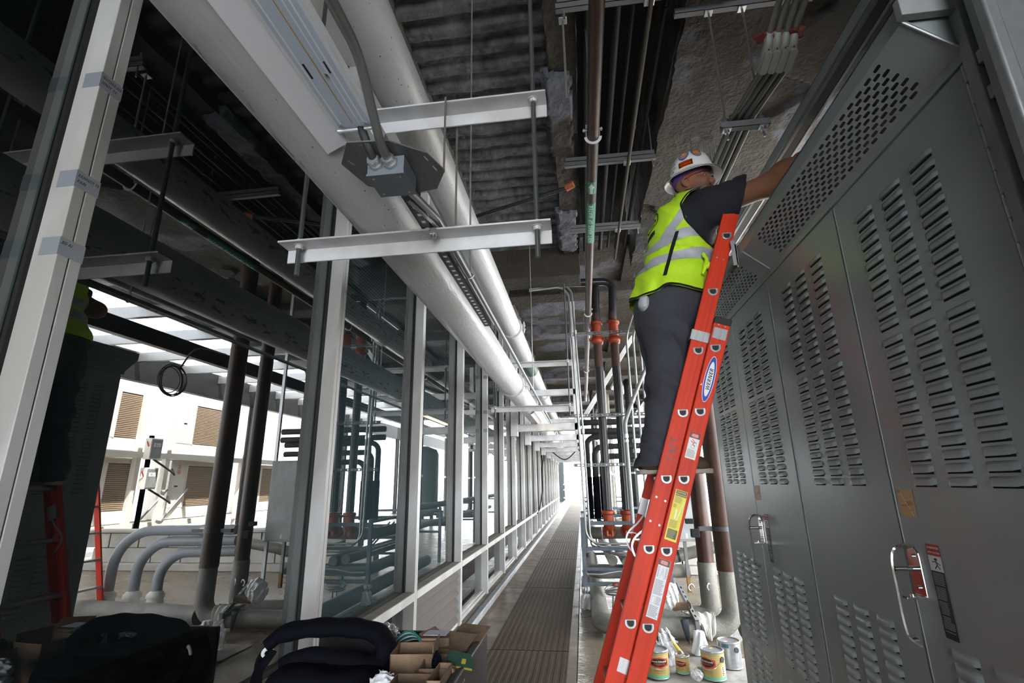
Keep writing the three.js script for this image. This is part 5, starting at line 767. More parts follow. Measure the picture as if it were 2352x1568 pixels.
  stick(1.12, 1.8, 0.42, 0.53, (c, w, h) => { c.fillStyle = '#d9a02a'; c.fillRect(0, 0, w, h); c.fillStyle = '#160a06'; c.fillRect(6, 6, w - 12, h - 12); c.fillStyle = '#c23c0c'; c.fillRect(30, 14, w - 60, 12); c.fillRect(22, 36, w - 44, 22); c.fillRect(44, 66, w - 70, 10); c.fillStyle = '#e0b050'; c.font = 'bold 16px sans-serif'; c.fillText('IX', w / 2 - 8, 54); }, 'black and orange rectangular sticker', 240, 90);
  stick(1.92, 2.5, 0.42, 0.68, (c, w, h) => { c.clearRect(0, 0, w, h); c.fillStyle = '#1c1c28'; c.font = 'bold 44px serif'; c.textAlign = 'center'; c.fillText('TOP', 100, 50); c.fillText('DOWN', 100, 104); c.fillText('SAFETY', 100, 158, 180); c.fillStyle = '#a03038'; c.fillRect(60, 174, 24, 16); c.fillStyle = '#223'; c.fillRect(92, 174, 40, 16); }, 'lettering TOP DOWN SAFETY');
  stick(2.65, 3.0, 0.42, 0.5, (c, w, h) => { c.fillStyle = '#b84a55'; c.fillRect(0, 0, w, h); c.fillStyle = '#3b2f66'; c.fillRect(0, 110, w, 90); }, 'small red and purple sticker');
  // bandana, glasses
  part(man, 'bandana', uvm(thicken(loc(clip(clip(surfaceNets((a, b, c) => ellipsoid(a, b, c, [-0.012, 0.056, 0], [0.104, 0.105, 0.084]) + 0.004 * wr(a, b, c, 40), [-0.13, -0.02, -0.1], [0.11, 0.1, 0.1], 0.005), (a, b, c) => b - (0.008 + (a + 0.12) * 0.24)), (a, b, c) => 0.09 - b)), 0.002)), std([0.13, 0.065, 0.33], 0.9, { map: rep(T.dirty, 14) }), 'purple patterned bandana');
  const arc = (b, k, n = 24) => Array.from({ length: n + 1 }, (_, i) => { const t = -1.25 + 2.5 * i / n; return [0.02 + 0.088 * Math.cos(t) * k + 0.006 * Math.exp(-t * t * 20), b - 0.002 * t * t, 0.079 * Math.sin(t)]; });
  const tubeL = (pts, r) => loc(pipe(pts, r, { n: 8 }));
  const gl = part(man, 'safety_glasses', tubeL(arc(0.03, 1.0), 0.0024), std([0.006, 0.006, 0.008], 0.35), 'black-framed clear safety glasses');
  { const top = arc(0.029, 1.0), bot = arc(-0.006, 0.985), pos = [], ix = []; for (let i = 0; i < top.length; i++) { const t = (i / (top.length - 1) - 0.5) * 2, e = 0.006 * Math.exp(-t * t * 60) + 0.018 * Math.max(0, Math.abs(t) - 0.75); pos.push(...top[i], bot[i][0], bot[i][1] + e, bot[i][2]); } for (let i = 0; i < top.length - 1; i++) { const a = i * 2; ix.push(a, a + 1, a + 2, a + 1, a + 3, a + 2); } const g = new THREE.BufferGeometry(); g.setAttribute('position', new THREE.Float32BufferAttribute(pos, 3)); g.setIndex(ix); g.computeVertexNormals(); part(gl, 'lens', uvm(loc(g)), phy([0.93, 0.94, 0.96], 0.02, { transmission: 1, thickness: 0, ior: 1.6 }), 'clear wraparound lens'); }
  for (const s of [1, -1]) { part(gl, 'temple', tubeL([[0.045, 0.028, 0.077 * s], [0.02, 0.022, 0.083 * s], [-0.004, 0.014, 0.0835 * s]], 0.0034), std([0.5, 0.03, 0.02], 0.4), 'red temple arm'); part(gl, 'temple_tip', tubeL([[-0.004, 0.014, 0.0835 * s], [-0.03, 0.002, 0.083 * s]], 0.0026), std([0.006, 0.006, 0.008], 0.5)); }
  part(gl, 'nose_pad', tubeL([[0.106, 0.006, 0.01], [0.112, 0.014, 0], [0.106, 0.006, -0.01]], 0.0022), std([0.01, 0.01, 0.012], 0.4));
}
// ---------------------------------------------------------------- pipe rack beyond the ladder
{
  const t = thing('pipe_rack', 'blue-grey square steel rack beside the walkway carrying pipes', 'rack');
  const sq = (a, b, w = 0.024) => { const d = V(...b).sub(V(...a)); const ax = Math.abs(d.x) > Math.abs(d.y) && Math.abs(d.x) > Math.abs(d.z) ? 0 : Math.abs(d.y) > Math.abs(d.z) ? 1 : 2; const lo = a.map((v, i) => Math.min(v, b[i]) - (i === ax ? 0 : w)), hi = a.map((v, i) => Math.max(v, b[i]) + (i === ax ? 0 : w)); return bx(...lo, ...hi, 0.003); };
  for (const z of [-6.57, -7.9]) { part(t, 'post', sq([-0.04, 0, z], [-0.04, 1.02, z]), M.blueSteel); part(t, 'post', sq([0.95, 0, z], [0.95, 1.02, z]), M.blueSteel); for (const y of [0.95, 0.66, 0.43, 0.27]) part(t, 'cross_bar', sq([-0.016, y, z], [0.926, y, z], y === 0.43 ? 0.016 : 0.022), M.blueSteel); }
  for (const x of [-0.04, 0.95]) for (const y of [0.98, 0.6]) part(t, 'side_bar', sq([x, y, -6.59], [x, y, -7.88], 0.018), M.blueSteel);
  part(t, 'base_plate', [-0.04, 0.95].flatMap((x) => [-6.57, -7.9].map((z) => bx(x - 0.06, 0, z - 0.06, x + 0.06, 0.01, z + 0.06))), M.blueSteel);
}
const wrapFoot = (label, x, z, s, h) => solo('wrapped_foot', label, 'wrapping', 'plastic wrapped rack feet', uvm(surfaceNets((a, b, c) => { const r = 0.036 + (h - b) * 0.13 + 0.016 * Math.sin(Math.atan2(c - z, a - x) * 7 + b * 40) + 0.012 * (fbm(a * 30 + s, (b + c) * 30 + 50, 9999, s, 3) - 0.5) - 0.03 * Math.exp(-(((b - h * 0.72) / 0.02) ** 2)); return Math.max(Math.hypot(a - x, c - z) - r, b - h, 0.002 - b); }, [x - 0.16, -0.01, z - 0.16], [x + 0.16, h + 0.03, z + 0.16], 0.009)), M.bagWhite);
wrapFoot('white plastic wrapped round the near foot of the blue rack', -0.04, -6.57, 11, 0.24); wrapFoot('white plastic wrapped round the rear foot of the blue rack', -0.04, -7.9, 17, 0.22);
// two black risers with orange couplings
[[0.285, 'left'], [0.51, 'right']].forEach(([x, w], i) => {
  const t = thing('black_riser', `${w} of two thick black pipes with orange couplings`, 'pipe'), z = -6.62;
  part(t, 'pipe', pipe(i ? [[x, 1.1, z], [x, 3.35, z]] : [[x, 1.1, z], [x, 3.35, z]], 0.055, { n: 24 }), M.blackPipe);
  part(t, 'pipe', pipe(i ? [[x, 3.55, z], [x + 0.03, 4.12, z], [-1.3, 4.17, z]] : [[x, 3.55, z], [x + 0.02, 4.1, z], [x + 0.02, 4.13, z - 1.5]], 0.055, { n: 20, bend: 0.13 }), M.blackPipe);
  const ear = (y, a) => [-1, 1].map((s) => [cyl([x + s * 0.085, y, z], [1, 0, 0], 0.022, 0.05, 12), cyl([x + s * 0.09, y, z], [0, 0, 1], 0.008, 0.09, 8), hexNut([x + s * 0.09, y, z + 0.045], [0, 0, 1], 0.014, 0.014)]);
  const col = (y, r = 0.078, h = 0.05) => place(lathe([[0.05, -h / 2], [r, -h / 2], [r + 0.006, -h / 4], [r + 0.006, h / 4], [r, h / 2], [0.05, h / 2]], 26), [x, y, z]);
  part(t, 'coupling', [col(3.52), pipe([[x, 3.52, z], [x, 3.3, z]], 0.066, { n: 24 }), place(lathe([[0.02, -0.05], [0.07, -0.045], [0.082, 0], [0.072, 0.05], [0.03, 0.05]], 24), [x, 3.27, z]), ear(3.29)], M.orange, 'orange upper coupling');
  part(t, 'coupling', [col(1.07), pipe([[x, 1.07, z], [x, 0.93, z - 0.01], [x, 0.84, z - 0.16]], 0.066, { n: 24, bend: 0.1 }), place(lathe([[0.05, -0.025], [0.082, -0.025], [0.086, 0], [0.082, 0.025], [0.05, 0.025]], 24), [x, 0.845, z - 0.13], 1.0), cyl([x - 0.03, 0.83, z + 0.03], [0, 1, 0], 0.016, 0.06, 10), cyl([x + 0.03, 0.83, z + 0.03], [0, 1, 0], 0.016, 0.06, 10)], M.orange, 'orange lower coupling');
  part(t, 'rust_band', pipe([[x, 2.9, z], [x, 3.22, z]], 0.0558, { n: 24 }), M.rust); part(t, 'rust_band', pipe([[x, 3.56, z], [x, 3.66, z]], 0.0558, { n: 24 }), M.rust);
  for (const y of [2.26, 1.64]) part(t, 'clamp', [cyl([x, y, z], [0, 1, 0], 0.0585, 0.035, 24), bx(x - 0.012, y - 0.018, z + 0.052, x + 0.012, y + 0.018, z + 0.07)], M.zinc);
  part(t, 'stencil', [pipe([[x - 0.01, 2.35, z + 0.0035], [x - 0.01, 2.85, z + 0.0035]].map((p) => p), 0.0525, { n: 24 })].map((g) => g).slice(0, 0).concat([bx(x - 0.004, 2.6, z + 0.0545, x + 0.004, 2.85, z + 0.0555)]), std([0.3, 0.3, 0.3], 0.7, { map: canvasTex(16, 512, (g, w, h) => { g.fillStyle = '#070708'; g.fillRect(0, 0, w, h); g.fillStyle = '#d8d8d8'; for (let y = 6; y < h; y += 11) if (hash2(y, 2, 9) > 0.3) g.fillRect(3, y, 10, 6); }) }), 'white stencilled pipe marking');
});
[[2.26, 'upper'], [1.64, 'lower'], [3.36, 'topmost']].forEach(([y, w]) => { const t = thing('rack_strut', `${w} horizontal punched strut clamped to the black risers`, 'strut', null); const hs = []; for (let x = -0.06; x < 0.8; x += 0.05) hs.push([[x, -0.007], [x + 0.026, -0.007], [x + 0.026, 0.007], [x, 0.007]].reverse()); part(t, 'channel', [extrude([[-0.11, -0.02], [0.85, -0.02], [0.85, 0.02], [-0.11, 0.02]], 0.004, { holes: hs }).translate(0, y, -6.53), bx(-0.11, y - 0.02, -6.565, 0.85, y - 0.017, -6.53), bx(-0.11, y + 0.017, -6.565, 0.85, y + 0.02, -6.53)], M.plateGrey); });
// slender conduits standing at the rack
const standing = (label, pts, r, m, couplings = [], bendR = 0.1) => { const t = thing('standing_conduit', label, 'conduit', null); part(t, 'tube', pipe(pts, r, { bend: bendR, n: 12 }), m); for (const [x, y, z] of couplings) part(t, 'coupling', [cyl([x, y, z], [0, 1, 0], r * 1.3, 0.05, 12)], M.zinc); return t; };
standing('leftmost slim grey conduit standing beside the walkway', [[-0.6, 3.95, -6.35], [-0.075, 4.0, -6.38], [-0.02, 2.0, -6.4], [0.0, 0.735, -6.42], [0.9, 0.725, -6.45]], 0.0135, M.emt, [[-0.02, 2.07, -6.4], [-0.06, 3.3, -6.39]], 0.16);
standing('second slim grey conduit standing beside the walkway', [[-0.6, 3.99, -6.39], [-0.03, 4.04, -6.4], [0.03, 2.0, -6.42], [0.045, 0.7, -6.44], [0.9, 0.685, -6.47]], 0.0135, M.emt, [[0.03, 2.05, -6.42], [-0.005, 3.35, -6.41]], 0.16);
standing('thin conduit curving low through the rack, upper of two', [[0.03, 0.9, -7.6], [0.06, 0.66, -6.9], [0.3, 0.62, -6.5], [0.9, 0.63, -6.5]], 0.012, M.emt, [], 0.15);
standing('thin conduit curving low through the rack, lower of two', [[0.1, 0.9, -7.6], [0.14, 0.62, -6.9], [0.4, 0.58, -6.52], [0.9, 0.59, -6.52]], 0.012, M.emt, [], 0.15);
standing('pale conduit sagging across the blue rack', [[0.0, 0.385, -6.52], [0.15, 0.385, -6.5], [0.35, 0.42, -6.5], [0.95, 0.43, -6.5]], 0.011, M.alu, [], 0.2);
for (let i = 0; i < 5; i++) standing(['first conduit from the left of the bank behind the worker', 'second conduit from the left of the bank behind the worker', 'third conduit from the left of the bank behind the worker', 'fourth conduit from the left of the bank behind the worker', 'rightmost conduit of the bank behind the worker'][i], [[0.78 + i * 0.085, 3.6, -6.1], [0.66 + i * 0.085, 3.3, -6.5], [0.66 + i * 0.085, 0.5, -6.56]], 0.0155, M.emt, [[0.66 + i * 0.085, 2.6 - i * 0.2, -6.53]], 0.25);
{ const t = thing('flexible_conduit', 'thick grey conduit slanting down behind the worker and turning vertical', 'conduit'); part(t, 'tube', pipe([[0.95, 3.0, -6.35], [0.68, 2.45, -6.4], [0.555, 2.15, -6.45], [0.56, 0.95, -6.48]], 0.024, { bend: 0.28, n: 14, seg: 14 }), std([0.33, 0.35, 0.33], 0.5)); part(t, 'fitting', [cyl([0.555, 1.98, -6.45], [0, 1, 0], 0.031, 0.05, 14), cyl([0.555, 1.92, -6.45], [0, 1, 0], 0.029, 0.03, 14), cyl([0.665, 2.42, -6.4], [0.44, 1, 0], 0.031, 0.06, 14)], M.zinc); }
// black insulated loops
for (let i = 0; i < 3; i++) { const t = thing('insulated_loop', ['outermost black foam-insulated pipe turning down in the rack', 'middle black foam-insulated pipe turning down in the rack', 'innermost black foam-insulated pipe turning down in the rack'][i], 'pipe', null); const x = 0.07 + i * 0.095, y = 2.02 - i * 0.13; part(t, 'pipe', pipe([[x, 0.98, -6.95], [x, y, -6.95], [1.5, y, -6.95]], 0.038, { bend: 0.12, n: 16 }), M.rubber); part(t, 'sleeve', pipe([[x, 0.98, -6.95], [x, 1.5, -6.95]], 0.044, { n: 16 }), M.canvas); }
for (let i = 0; i < 2; i++) { const t = thing('insulated_pipe_run', ['upper black insulated pipe crossing behind the risers', 'lower black insulated pipe crossing behind the risers'][i], 'pipe', null); part(t, 'pipe', pipe([[0.0, 2.22 - i * 0.12, -7.0], [1.6, 2.22 - i * 0.12, -7.0]], 0.042, { n: 16 }), M.rubber); part(t, 'hanger', rod([0.9, 2.2, -7], [0.9, 4.4, -7], 0.006), M.galv); }
// large pipes low in the rack and along the floor
{
  const t = thing('floor_pipe', 'fat grey pipe along the yard floor rising into the big brown riser', 'pipe');
  part(t, 'pipe', pipe([[0.1, 0.11, -9.5], [0.1, 0.11, -7], [0.1, 0.11, -5.45], [0.5, 0.1, -5.45], [1.33, 0.1, -5.45], [1.33, 0.75, -5.45]], 0.092, { bend: [0.2, 0.2, 0.2, 0.19], n: 32, seg: 14 }), M.greyPipe);
  part(t, 'riser', pipe([[1.33, 0.6, -5.45], [1.33, 2.4, -5.47], [1.33, 4.4, -5.48]], 0.098, { n: 32 }), M.brownPipe, 'glossy brown riser');
  part(t, 'clamp', [cyl([1.33, 0.98, -5.455], [0, 1, 0], 0.109, 0.04, 32), bx(1.1, 0.96, -5.47, 1.23, 1.0, -5.42, 0.003), bx(1.43, 0.965, -5.47, 1.6, 0.995, -5.44, 0.003)], M.darkRod);
  part(t, 'tee', pipe([[1.4, 0.11, -5.5], [3.4, 0.11, -5.7]], 0.1, { n: 24 }), M.greyPipe);
}
{
  const t = thing('brown_riser', 'second brown riser standing just behind the first', 'pipe');
  part(t, 'pipe', pipe([[1.22, 0.55, -5.85], [1.22, 4.4, -5.88]], 0.082, { n: 26 }), M.brownPipe); part(t, 'foot', pipe([[1.22, 0.62, -5.85], [1.22, 0.12, -5.85], [1.0, 0.11, -5.85], [0.3, 0.11, -5.85]], 0.09, { bend: 0.15, n: 26 }), M.greyPipe, 'grey painted foot');
  part(t, 'bracket', [bx(1.08, 0.87, -5.78, 1.16, 0.95, -5.7, 0.004), bx(1.04, 1.0, -5.8, 1.12, 1.05, -5.74, 0.006)], M.rubber);
}
[[0.375, 0.075, -6.72, 'lower grey pipe crossing the blue rack'], [0.8, 0.075, -6.95, 'upper grey pipe with a curved end crossing the blue rack']].forEach(([y, r, z, l]) => { const t = thing('rack_pipe', l, 'pipe', null); part(t, 'pipe', pipe([[0.06, y, z - 1.4], [0.06, y, z], [1.2, y + 0.02, z]], r, { bend: 0.14, n: 22 }), M.greyPipe); if (y > 0.5) part(t, 'band', place(new THREE.TorusGeometry(r + 0.002, 0.006, 8, 26), [0.2, y, z], 0, PI / 2), M.zinc); });
{ const t = thing('rack_pipe', 'sloping grey pipe below the electrical box behind the ladder', 'pipe'); part(t, 'pipe', pipe([[1.0, 0.5, -6.95], [1.5, 0.62, -6.95], [2.2, 0.7, -7.1]], 0.07, { n: 22 }), M.greyPipe); part(t, 'band', place(cyl([0, 0, 0], [1, 0.2, 0], 0.073, 0.03, 22), [1.12, 0.53, -6.95]), M.steelDark); }
[0.25, 0.42].forEach((x, i) => { const t = thing('rack_pipe', `grey pipe running away under the rack, ${i ? 'right' : 'left'} of two`, 'pipe'); part(t, 'pipe', pipe([[x + 0.05, 0.52 - i * 0.02, -6.62], [x, 0.5, -9]], 0.06, { n: 18 }), M.greyPipe); });
// electrical box, punched strut, parapet behind
{ const t = thing('electrical_box', 'pale grey electrical box mounted behind the brown risers', 'electrical box'); part(t, 'box', bx(1.03, 0.74, -6.9, 1.42, 1.78, -6.55, 0.006), M.panelGrey); part(t, 'cover', bx(1.045, 0.76, -6.556, 1.405, 1.76, -6.542, 0.004), M.panelGrey); part(t, 'label', bx(1.17, 0.78, -6.541, 1.19, 0.83, -6.54), M.paper); part(t, 'support', [bx(1.45, 0, -6.72, 1.49, 4.3, -6.68), bx(1.0, 0, -6.72, 1.03, 0.74, -6.69)], M.galv); }
{ const t = thing('punched_strut', 'rusty punched strut hanging below the electrical box', 'strut'); part(t, 'strut', bx(1.14, 0.22, -6.62, 1.175, 0.74, -6.58), M.plateGrey); part(t, 'rusty_end', bx(1.139, 0.18, -6.621, 1.176, 0.36, -6.579), std([0.3, 0.16, 0.04], 0.8, { map: rep(T.mottle, 3) }), 'rusty lower end'); }
{ const w = struct('wall_parapet'); for (let i = 0; i < 9; i++) for (let j = 0; j < 2; j++) part(w, 'block', bx(0.9 + i * 0.62 + (j ? 0.3 : 0), 0.12 + j * 0.26, -9.25, 1.5 + i * 0.62 + (j ? 0.3 : 0), 0.37 + j * 0.26, -9.0, 0.008), M.roofPale); part(w, 'ledge', bx(0.9, 0, -9.3, 6.9, 0.115, -8.85, 0.01), M.roofPale); part(w, 'cap', bx(0.9, 0.64, -9.28, 6.9, 0.69, -8.97, 0.01), M.roofPale); }
// paint cans and the clutter round them
const canLabel = canvasTex(768, 384, (g, w, h) => { g.fillStyle = '#a8935a'; g.fillRect(0, 0, w, h); g.fillStyle = '#5fae8c'; g.fillRect(0, h - 44, w, 44); g.strokeStyle = '#cdbd8d'; g.lineWidth = 5; for (let i = 0; i < 4; i++) { g.beginPath(); g.moveTo(0, 40 + i * 22); g.bezierCurveTo(w * 0.3, 20 + i * 30, w * 0.6, 90 + i * 20, w, 40 + i * 22); g.stroke(); } for (const cx of [190]) { g.fillStyle = '#c63c18'; g.beginPath(); g.moveTo(cx - 110, 90); g.lineTo(cx, 60); g.lineTo(cx + 110, 90); g.lineTo(cx + 110, 190); g.lineTo(cx, 230); g.lineTo(cx - 110, 190); g.fill(); g.fillStyle = '#100c0a'; g.beginPath(); g.ellipse(cx, 142, 98, 62, 0, 0, 7); g.fill(); g.fillStyle = '#e8e4da'; g.font = 'italic bold 36px serif'; g.textAlign = 'center'; g.fillText('Dunn-Edwards', cx, 136, 168); g.fillStyle = '#c8451e'; g.font = 'bold 40px sans-serif'; g.fillText('PAINTS', cx, 178, 130); g.fillStyle = '#5a4c25'; g.font = 'bold 24px sans-serif'; g.fillText('EVERSHIELD', cx, 272, 170); g.font = '16px sans-serif'; g.fillText('EXTERIOR ENAMEL', cx, 300, 170); } g.fillStyle = '#efeff2'; g.fillRect(430, 20, 130, h - 70); g.fillStyle = '#888'; for (let y = 34; y < h - 80; y += 11) g.fillRect(440, y, 100 - (y * 7) % 34, 4); g.fillStyle = '#e8e4da'; g.fillRect(366, 190, 34, 140); g.fillStyle = '#222'; for (let y = 196; y < 326; y += 26) g.fillRect(372, y, 22, 18); });
function can(label, x, z, r, h, turn, silver, dots) {
  const t = thing('paint_can', label, 'paint can', 'paint cans on the drop cloth', [x, 0.012, z]); t.rotation.y = turn;
  const side = lathe([[r, 0.006], [r, h - 0.016]], 40); part(t, 'body', side, silver ? std([0.5, 0.51, 0.53], 0.3, { metalness: 0.7, map: rep(T.streak, 2, 1) }) : std('#fff', 0.45, { map: canLabel }));
  part(t, 'rim', lathe([[r - 0.002, 0], [r + 0.002, 0.002], [r + 0.002, 0.006], [r, 0.008]], 40).clone(), M.alu);
  part(t, 'rim', lathe([[r, h - 0.016], [r + 0.0025, h - 0.012], [r + 0.003, h - 0.003], [r, h], [r - 0.008, h], [r - 0.01, h - 0.006], [r - 0.016, h - 0.008], [0, h - 0.008]], 40), M.alu, 'metal rim and lid');
  for (const [a, b, c] of dots) part(t, 'dot', place(cyl([0, 0, 0], [0, 1, 0], 0.013, 0.0008, 14), [a * r, h - 0.0074, b * r], 0, 0, 0, [1.2, 1, 0.8]), std(c, 0.5), 'round price dot');
  if (r > 0.07) { part(t, 'handle', pipe(spline([[0, h * 0.72, r + 0.004], [r * 0.8, h * 0.45, r * 0.75], [r * 1.05, h * 0.38, 0], [r * 0.8, h * 0.45, -r * 0.75], [0, h * 0.72, -r - 0.004]], 24), 0.0016, { n: 6 }), M.zinc); for (const s of [1, -1]) part(t, 'handle_ear', cyl([0, h * 0.72, s * (r + 0.002)], [0, 0, 1], 0.02, 0.006, 16), M.rubber); }
  if (silver) part(t, 'label_patch', [0, 1, 2].map((i) => { const a = PI * 1.62 + i * 0.2; return bx(-0.011, h * 0.78, r - 0.0005, 0.011, h * 0.93, r + 0.0008).rotateY(a); }), std([0.05, 0.16, 0.26], 0.5), 'blue squares');
  return t;
}
const Y1 = '#f0c018', O1 = '#f2930f';
can('tan and green paint can partly hidden behind the ladder rail', 0.49, -4.46, 0.084, 0.19, -1.5, false, [[0.45, 0.45, O1]]);
can('small tan paint can with a brush across it, in the middle', 0.69, -4.55, 0.054, 0.125, -2.1, false, [[0, -0.3, Y1], [0.2, 0.4, O1]]);
can('tan and green paint can with a white label strip, right of the small can', 0.9, -4.46, 0.084, 0.195, -2.45, false, [[-0.3, 0.3, Y1]]);
can('bare silver paint can behind the rightmost tan can', 1.09, -4.72, 0.086, 0.19, 0.4, true, [[0.5, 0.5, O1], [-0.4, 0.1, '#e8e8e0']]);
{ const t = thing('paint_brush', 'paint brush leaning across the small tan can', 'brush'); const g = (a, b, r0, r1, s) => sweep(circle(1, 12, 0.5), Array.from({ length: 6 }, (_, i) => V(...a).lerp(V(...b), i / 5)), { smooth: true, scale: (k) => r0 + (r1 - r0) * k }); part(t, 'handle', g([0.64, 0.2, -4.72], [0.685, 0.14, -4.6], 0.012, 0.02), std([0.5, 0.36, 0.06], 0.5)); part(t, 'ferrule', g([0.685, 0.14, -4.6], [0.695, 0.125, -4.575], 0.022, 0.024), M.zinc); part(t, 'bristles', g([0.62, 0.225, -4.78], [0.64, 0.2, -4.72], 0.006, 0.012), M.rubber); }
{ const t = thing('paint_brush', 'dark worn paint brush hanging down the side of the fat grey pipe', 'brush'); part(t, 'bristles', sweep(circle(1, 12, 0.35), spline([[0.86, 0.2, -5.32], [0.865, 0.14, -5.315], [0.875, 0.07, -5.315], [0.885, 0.02, -5.33]], 12), { smooth: true, scale: (k) => 0.038 * (1 - 0.55 * k) }), std([0.03, 0.035, 0.05], 0.7)); part(t, 'handle', sweep(circle(1, 10, 0.5), spline([[0.885, 0.03, -5.33], [0.89, 0.0, -5.33]], 4), { smooth: true, scale: () => 0.014 }), M.sillDirt); }
const crumple = (name, label, cat, c, r, seed, m, cell = 0.009, amp = 0.35, y0 = 0) => solo(name, label, cat, null, uvm(surfaceNets((x, y, z) => { const a = (x - c[0]) / r[0], b = (y - c[1]) / r[1], d = (z - c[2]) / r[2], L = Math.hypot(a, b, d) || 1e-6; const q = Math.abs(Math.sin(7 * a + 4 * b + 3 * fbm(a + 9, b + d + 9, 99, seed, 2))) + Math.abs(Math.sin(6 * d - 5 * b + 4 * fbm(d + 19, b + a + 9, 99, seed + 2, 2))) * 0.8, n = fbm(a * 1.6 + 30, b * 1.6 + d * 1.6 + 30, 9999, seed + 5, 3); return Math.max((L - (0.78 + amp * (n - 0.5) * 1.4 - amp * 0.42 * (q - 0.9))) * Math.min(...r), y0 - y); }, c.map((v, i) => v - r[i] * 1.35), c.map((v, i) => v + r[i] * 1.35), cell)), m);
crumple('plastic_bag', 'clear crumpled plastic bag beside the leftmost paint can', 'plastic bag', [0.61, 0.12, -4.72], [0.1, 0.17, 0.1], 201, M.plastic, 0.008, 0.5, 0.012);
crumple('paint_bag', 'white paper-like bag behind the ladder on the fat grey pipe', 'bag', [0.75, 0.36, -5.5], [0.13, 0.17, 0.13], 207, M.bagWhite, 0.01, 0.3);
crumple('plastic_cup', 'small translucent cup lying in front of the small can', 'cup', [0.76, 0.055, -4.38], [0.06, 0.05, 0.05], 209, M.plastic, 0.006, 0.2, 0.012);
solo('rag', 'white cotton rag draped over the fat grey pipe', 'rag', null, (() => { const n = 56, pos = [], ix = []; for (let j = 0; j <= n; j++) for (let i = 0; i <= n; i++) { const u = i / n - 0.5, v = j / n; const wig = fbm(u * 5 + 20, v * 5 + 20, 99, 211, 3) - 0.5, fold = Math.sin(u * 24 + 5 * v + 6 * wig); const L = (v - 0.36) * (0.3 + 0.1 * Math.sin(u * 6 + 1)), R0 = 0.1, a = Math.max(-1.2, Math.min(1.35, L / R0)), over = Math.max(0, L - 1.35 * R0), r = R0 + (0.008 + 0.02 * Math.abs(v - 0.32)) * (fold + 1) + 0.01 * wig; const w = 0.27 * (1 - 0.25 * v + 0.15 * Math.sin(v * 5)); pos.push(1.02 + u * w + 0.06 * (v - 0.3) + 0.02 * wig, 0.12 + r * Math.cos(a) - over, -5.45 + r * Math.sin(a) + 0.02 * fold * over * 3); } for (let j = 0; j < n; j++) for (let i = 0; i < n; i++) { const a = j * (n + 1) + i, b = a + 1, c = a + n + 1, d = c + 1; ix.push(a, c, b, b, c, d); } const g = new THREE.BufferGeometry(); g.setAttribute('position', new THREE.Float32BufferAttribute(pos, 3)); g.setIndex(ix); g.computeVertexNormals(); return thicken(uvm(g.toNonIndexed()), 0.003); })(), M.cloth);
solo('cardboard_tube', 'brown cardboard tube resting on the fat grey pipe beside the rag', 'tube', null, [sweep(circle(0.035, 20), [[0.8, 0.27, -5.48], [0.92, 0.31, -5.36]], { smooth: true, nocap: true }), sweep(circle(0.029, 20), [[0.92, 0.31, -5.36], [0.8, 0.27, -5.48]], { smooth: true, nocap: true })], M.card);
{ const t = thing('strut_offcut', 'short punched strut leaning behind the white rag', 'strut'); const hs = []; for (let z = 0.03; z < 0.36; z += 0.05) hs.push([[-0.009, z], [0.009, z], [0.009, z + 0.024], [-0.009, z + 0.024]].reverse()); const g = [extrude([[-0.022, 0], [0.022, 0], [0.022, 0.4], [-0.022, 0.4]], 0.003, { holes: hs }), bx(-0.022, 0, -0.03, -0.019, 0.4, 0), bx(0.019, 0, -0.03, 0.022, 0.4, 0)]; part(t, 'channel', g.map((q) => place(q, [0.97, 0.2, -5.3], -0.9, 0.35, 0.25)), M.plateGrey); part(t, 'clip', [place(new THREE.TorusGeometry(0.03, 0.008, 8, 18, 4.4), [1.0, 0.42, -5.6], 0, 0.4), place(new THREE.TorusGeometry(0.03, 0.008, 8, 18, 4.4), [1.2, 0.4, -5.75], 0, 0.8)], M.zinc); }
{ const t = thing('pipe_support', 'short punched post wrapped in white plastic under the fat grey pipe', 'post'); part(t, 'post', bx(0.94, 0.01, -5.28, 0.98, 0.2, -5.24, 0.002), M.plateGrey); part(t, 'wrapping', uvm(surfaceNets((x, y, z) => { const r = 0.036 + (0.2 - y) * 0.2 + 0.008 * Math.sin(Math.atan2(z + 5.0, x - 0.92) * 6 + y * 30); return Math.max(Math.hypot(x - 0.92, z + 5.0) - r, y - 0.19, 0.012 - y); }, [0.8, 0, -5.12], [1.04, 0.22, -4.88], 0.008)), M.bagWhite, 'white plastic wrapping'); }
{ const t = thing('packet', 'yellow and green packet lying beside the rightmost tan can', 'packet'); part(t, 'packet', bx(0.78, 0.013, -4.56, 0.86, 0.05, -4.44, 0.008), std([0.62, 0.42, 0.03], 0.5)); part(t, 'label', bx(0.795, 0.014, -4.562, 0.845, 0.052, -4.438, 0.004), std([0.02, 0.14, 0.06], 0.5), 'green label'); }
solo('drop_cloth', 'pale rumpled drop cloth under the paint cans', 'drop cloth', null, (() => { const g = gridSheet(0.38, 1.75, -4.95, -4.05, 0.02, (x, z) => 0.003 + 0.008 * Math.max(0, Math.sin(x * 22 + z * 9 + 4 * fbm(x * 3 + 9, z * 3 + 60, 99, 221, 3))) * fbm(x * 4 + 9, z * 4 + 60, 99, 223, 2), true); return g; })(), std([0.46, 0.43, 0.4], 0.9, { map: rep(T.mottle, 1.2), bumpMap: rep(T.weave, 10), bumpScale: 0.0004 }));
solo('drop_cloth', 'bright white dust sheet spread in the yard beyond the cabinets', 'drop cloth', null, gridSheet(1.8, 3.6, -6.2, -4.2, 0.03, (x, z) => 0.006 + 0.03 * Math.max(0, fbm(x * 4 + 9, z * 4 + 60, 99, 225, 4) - 0.42), true), M.cloth);
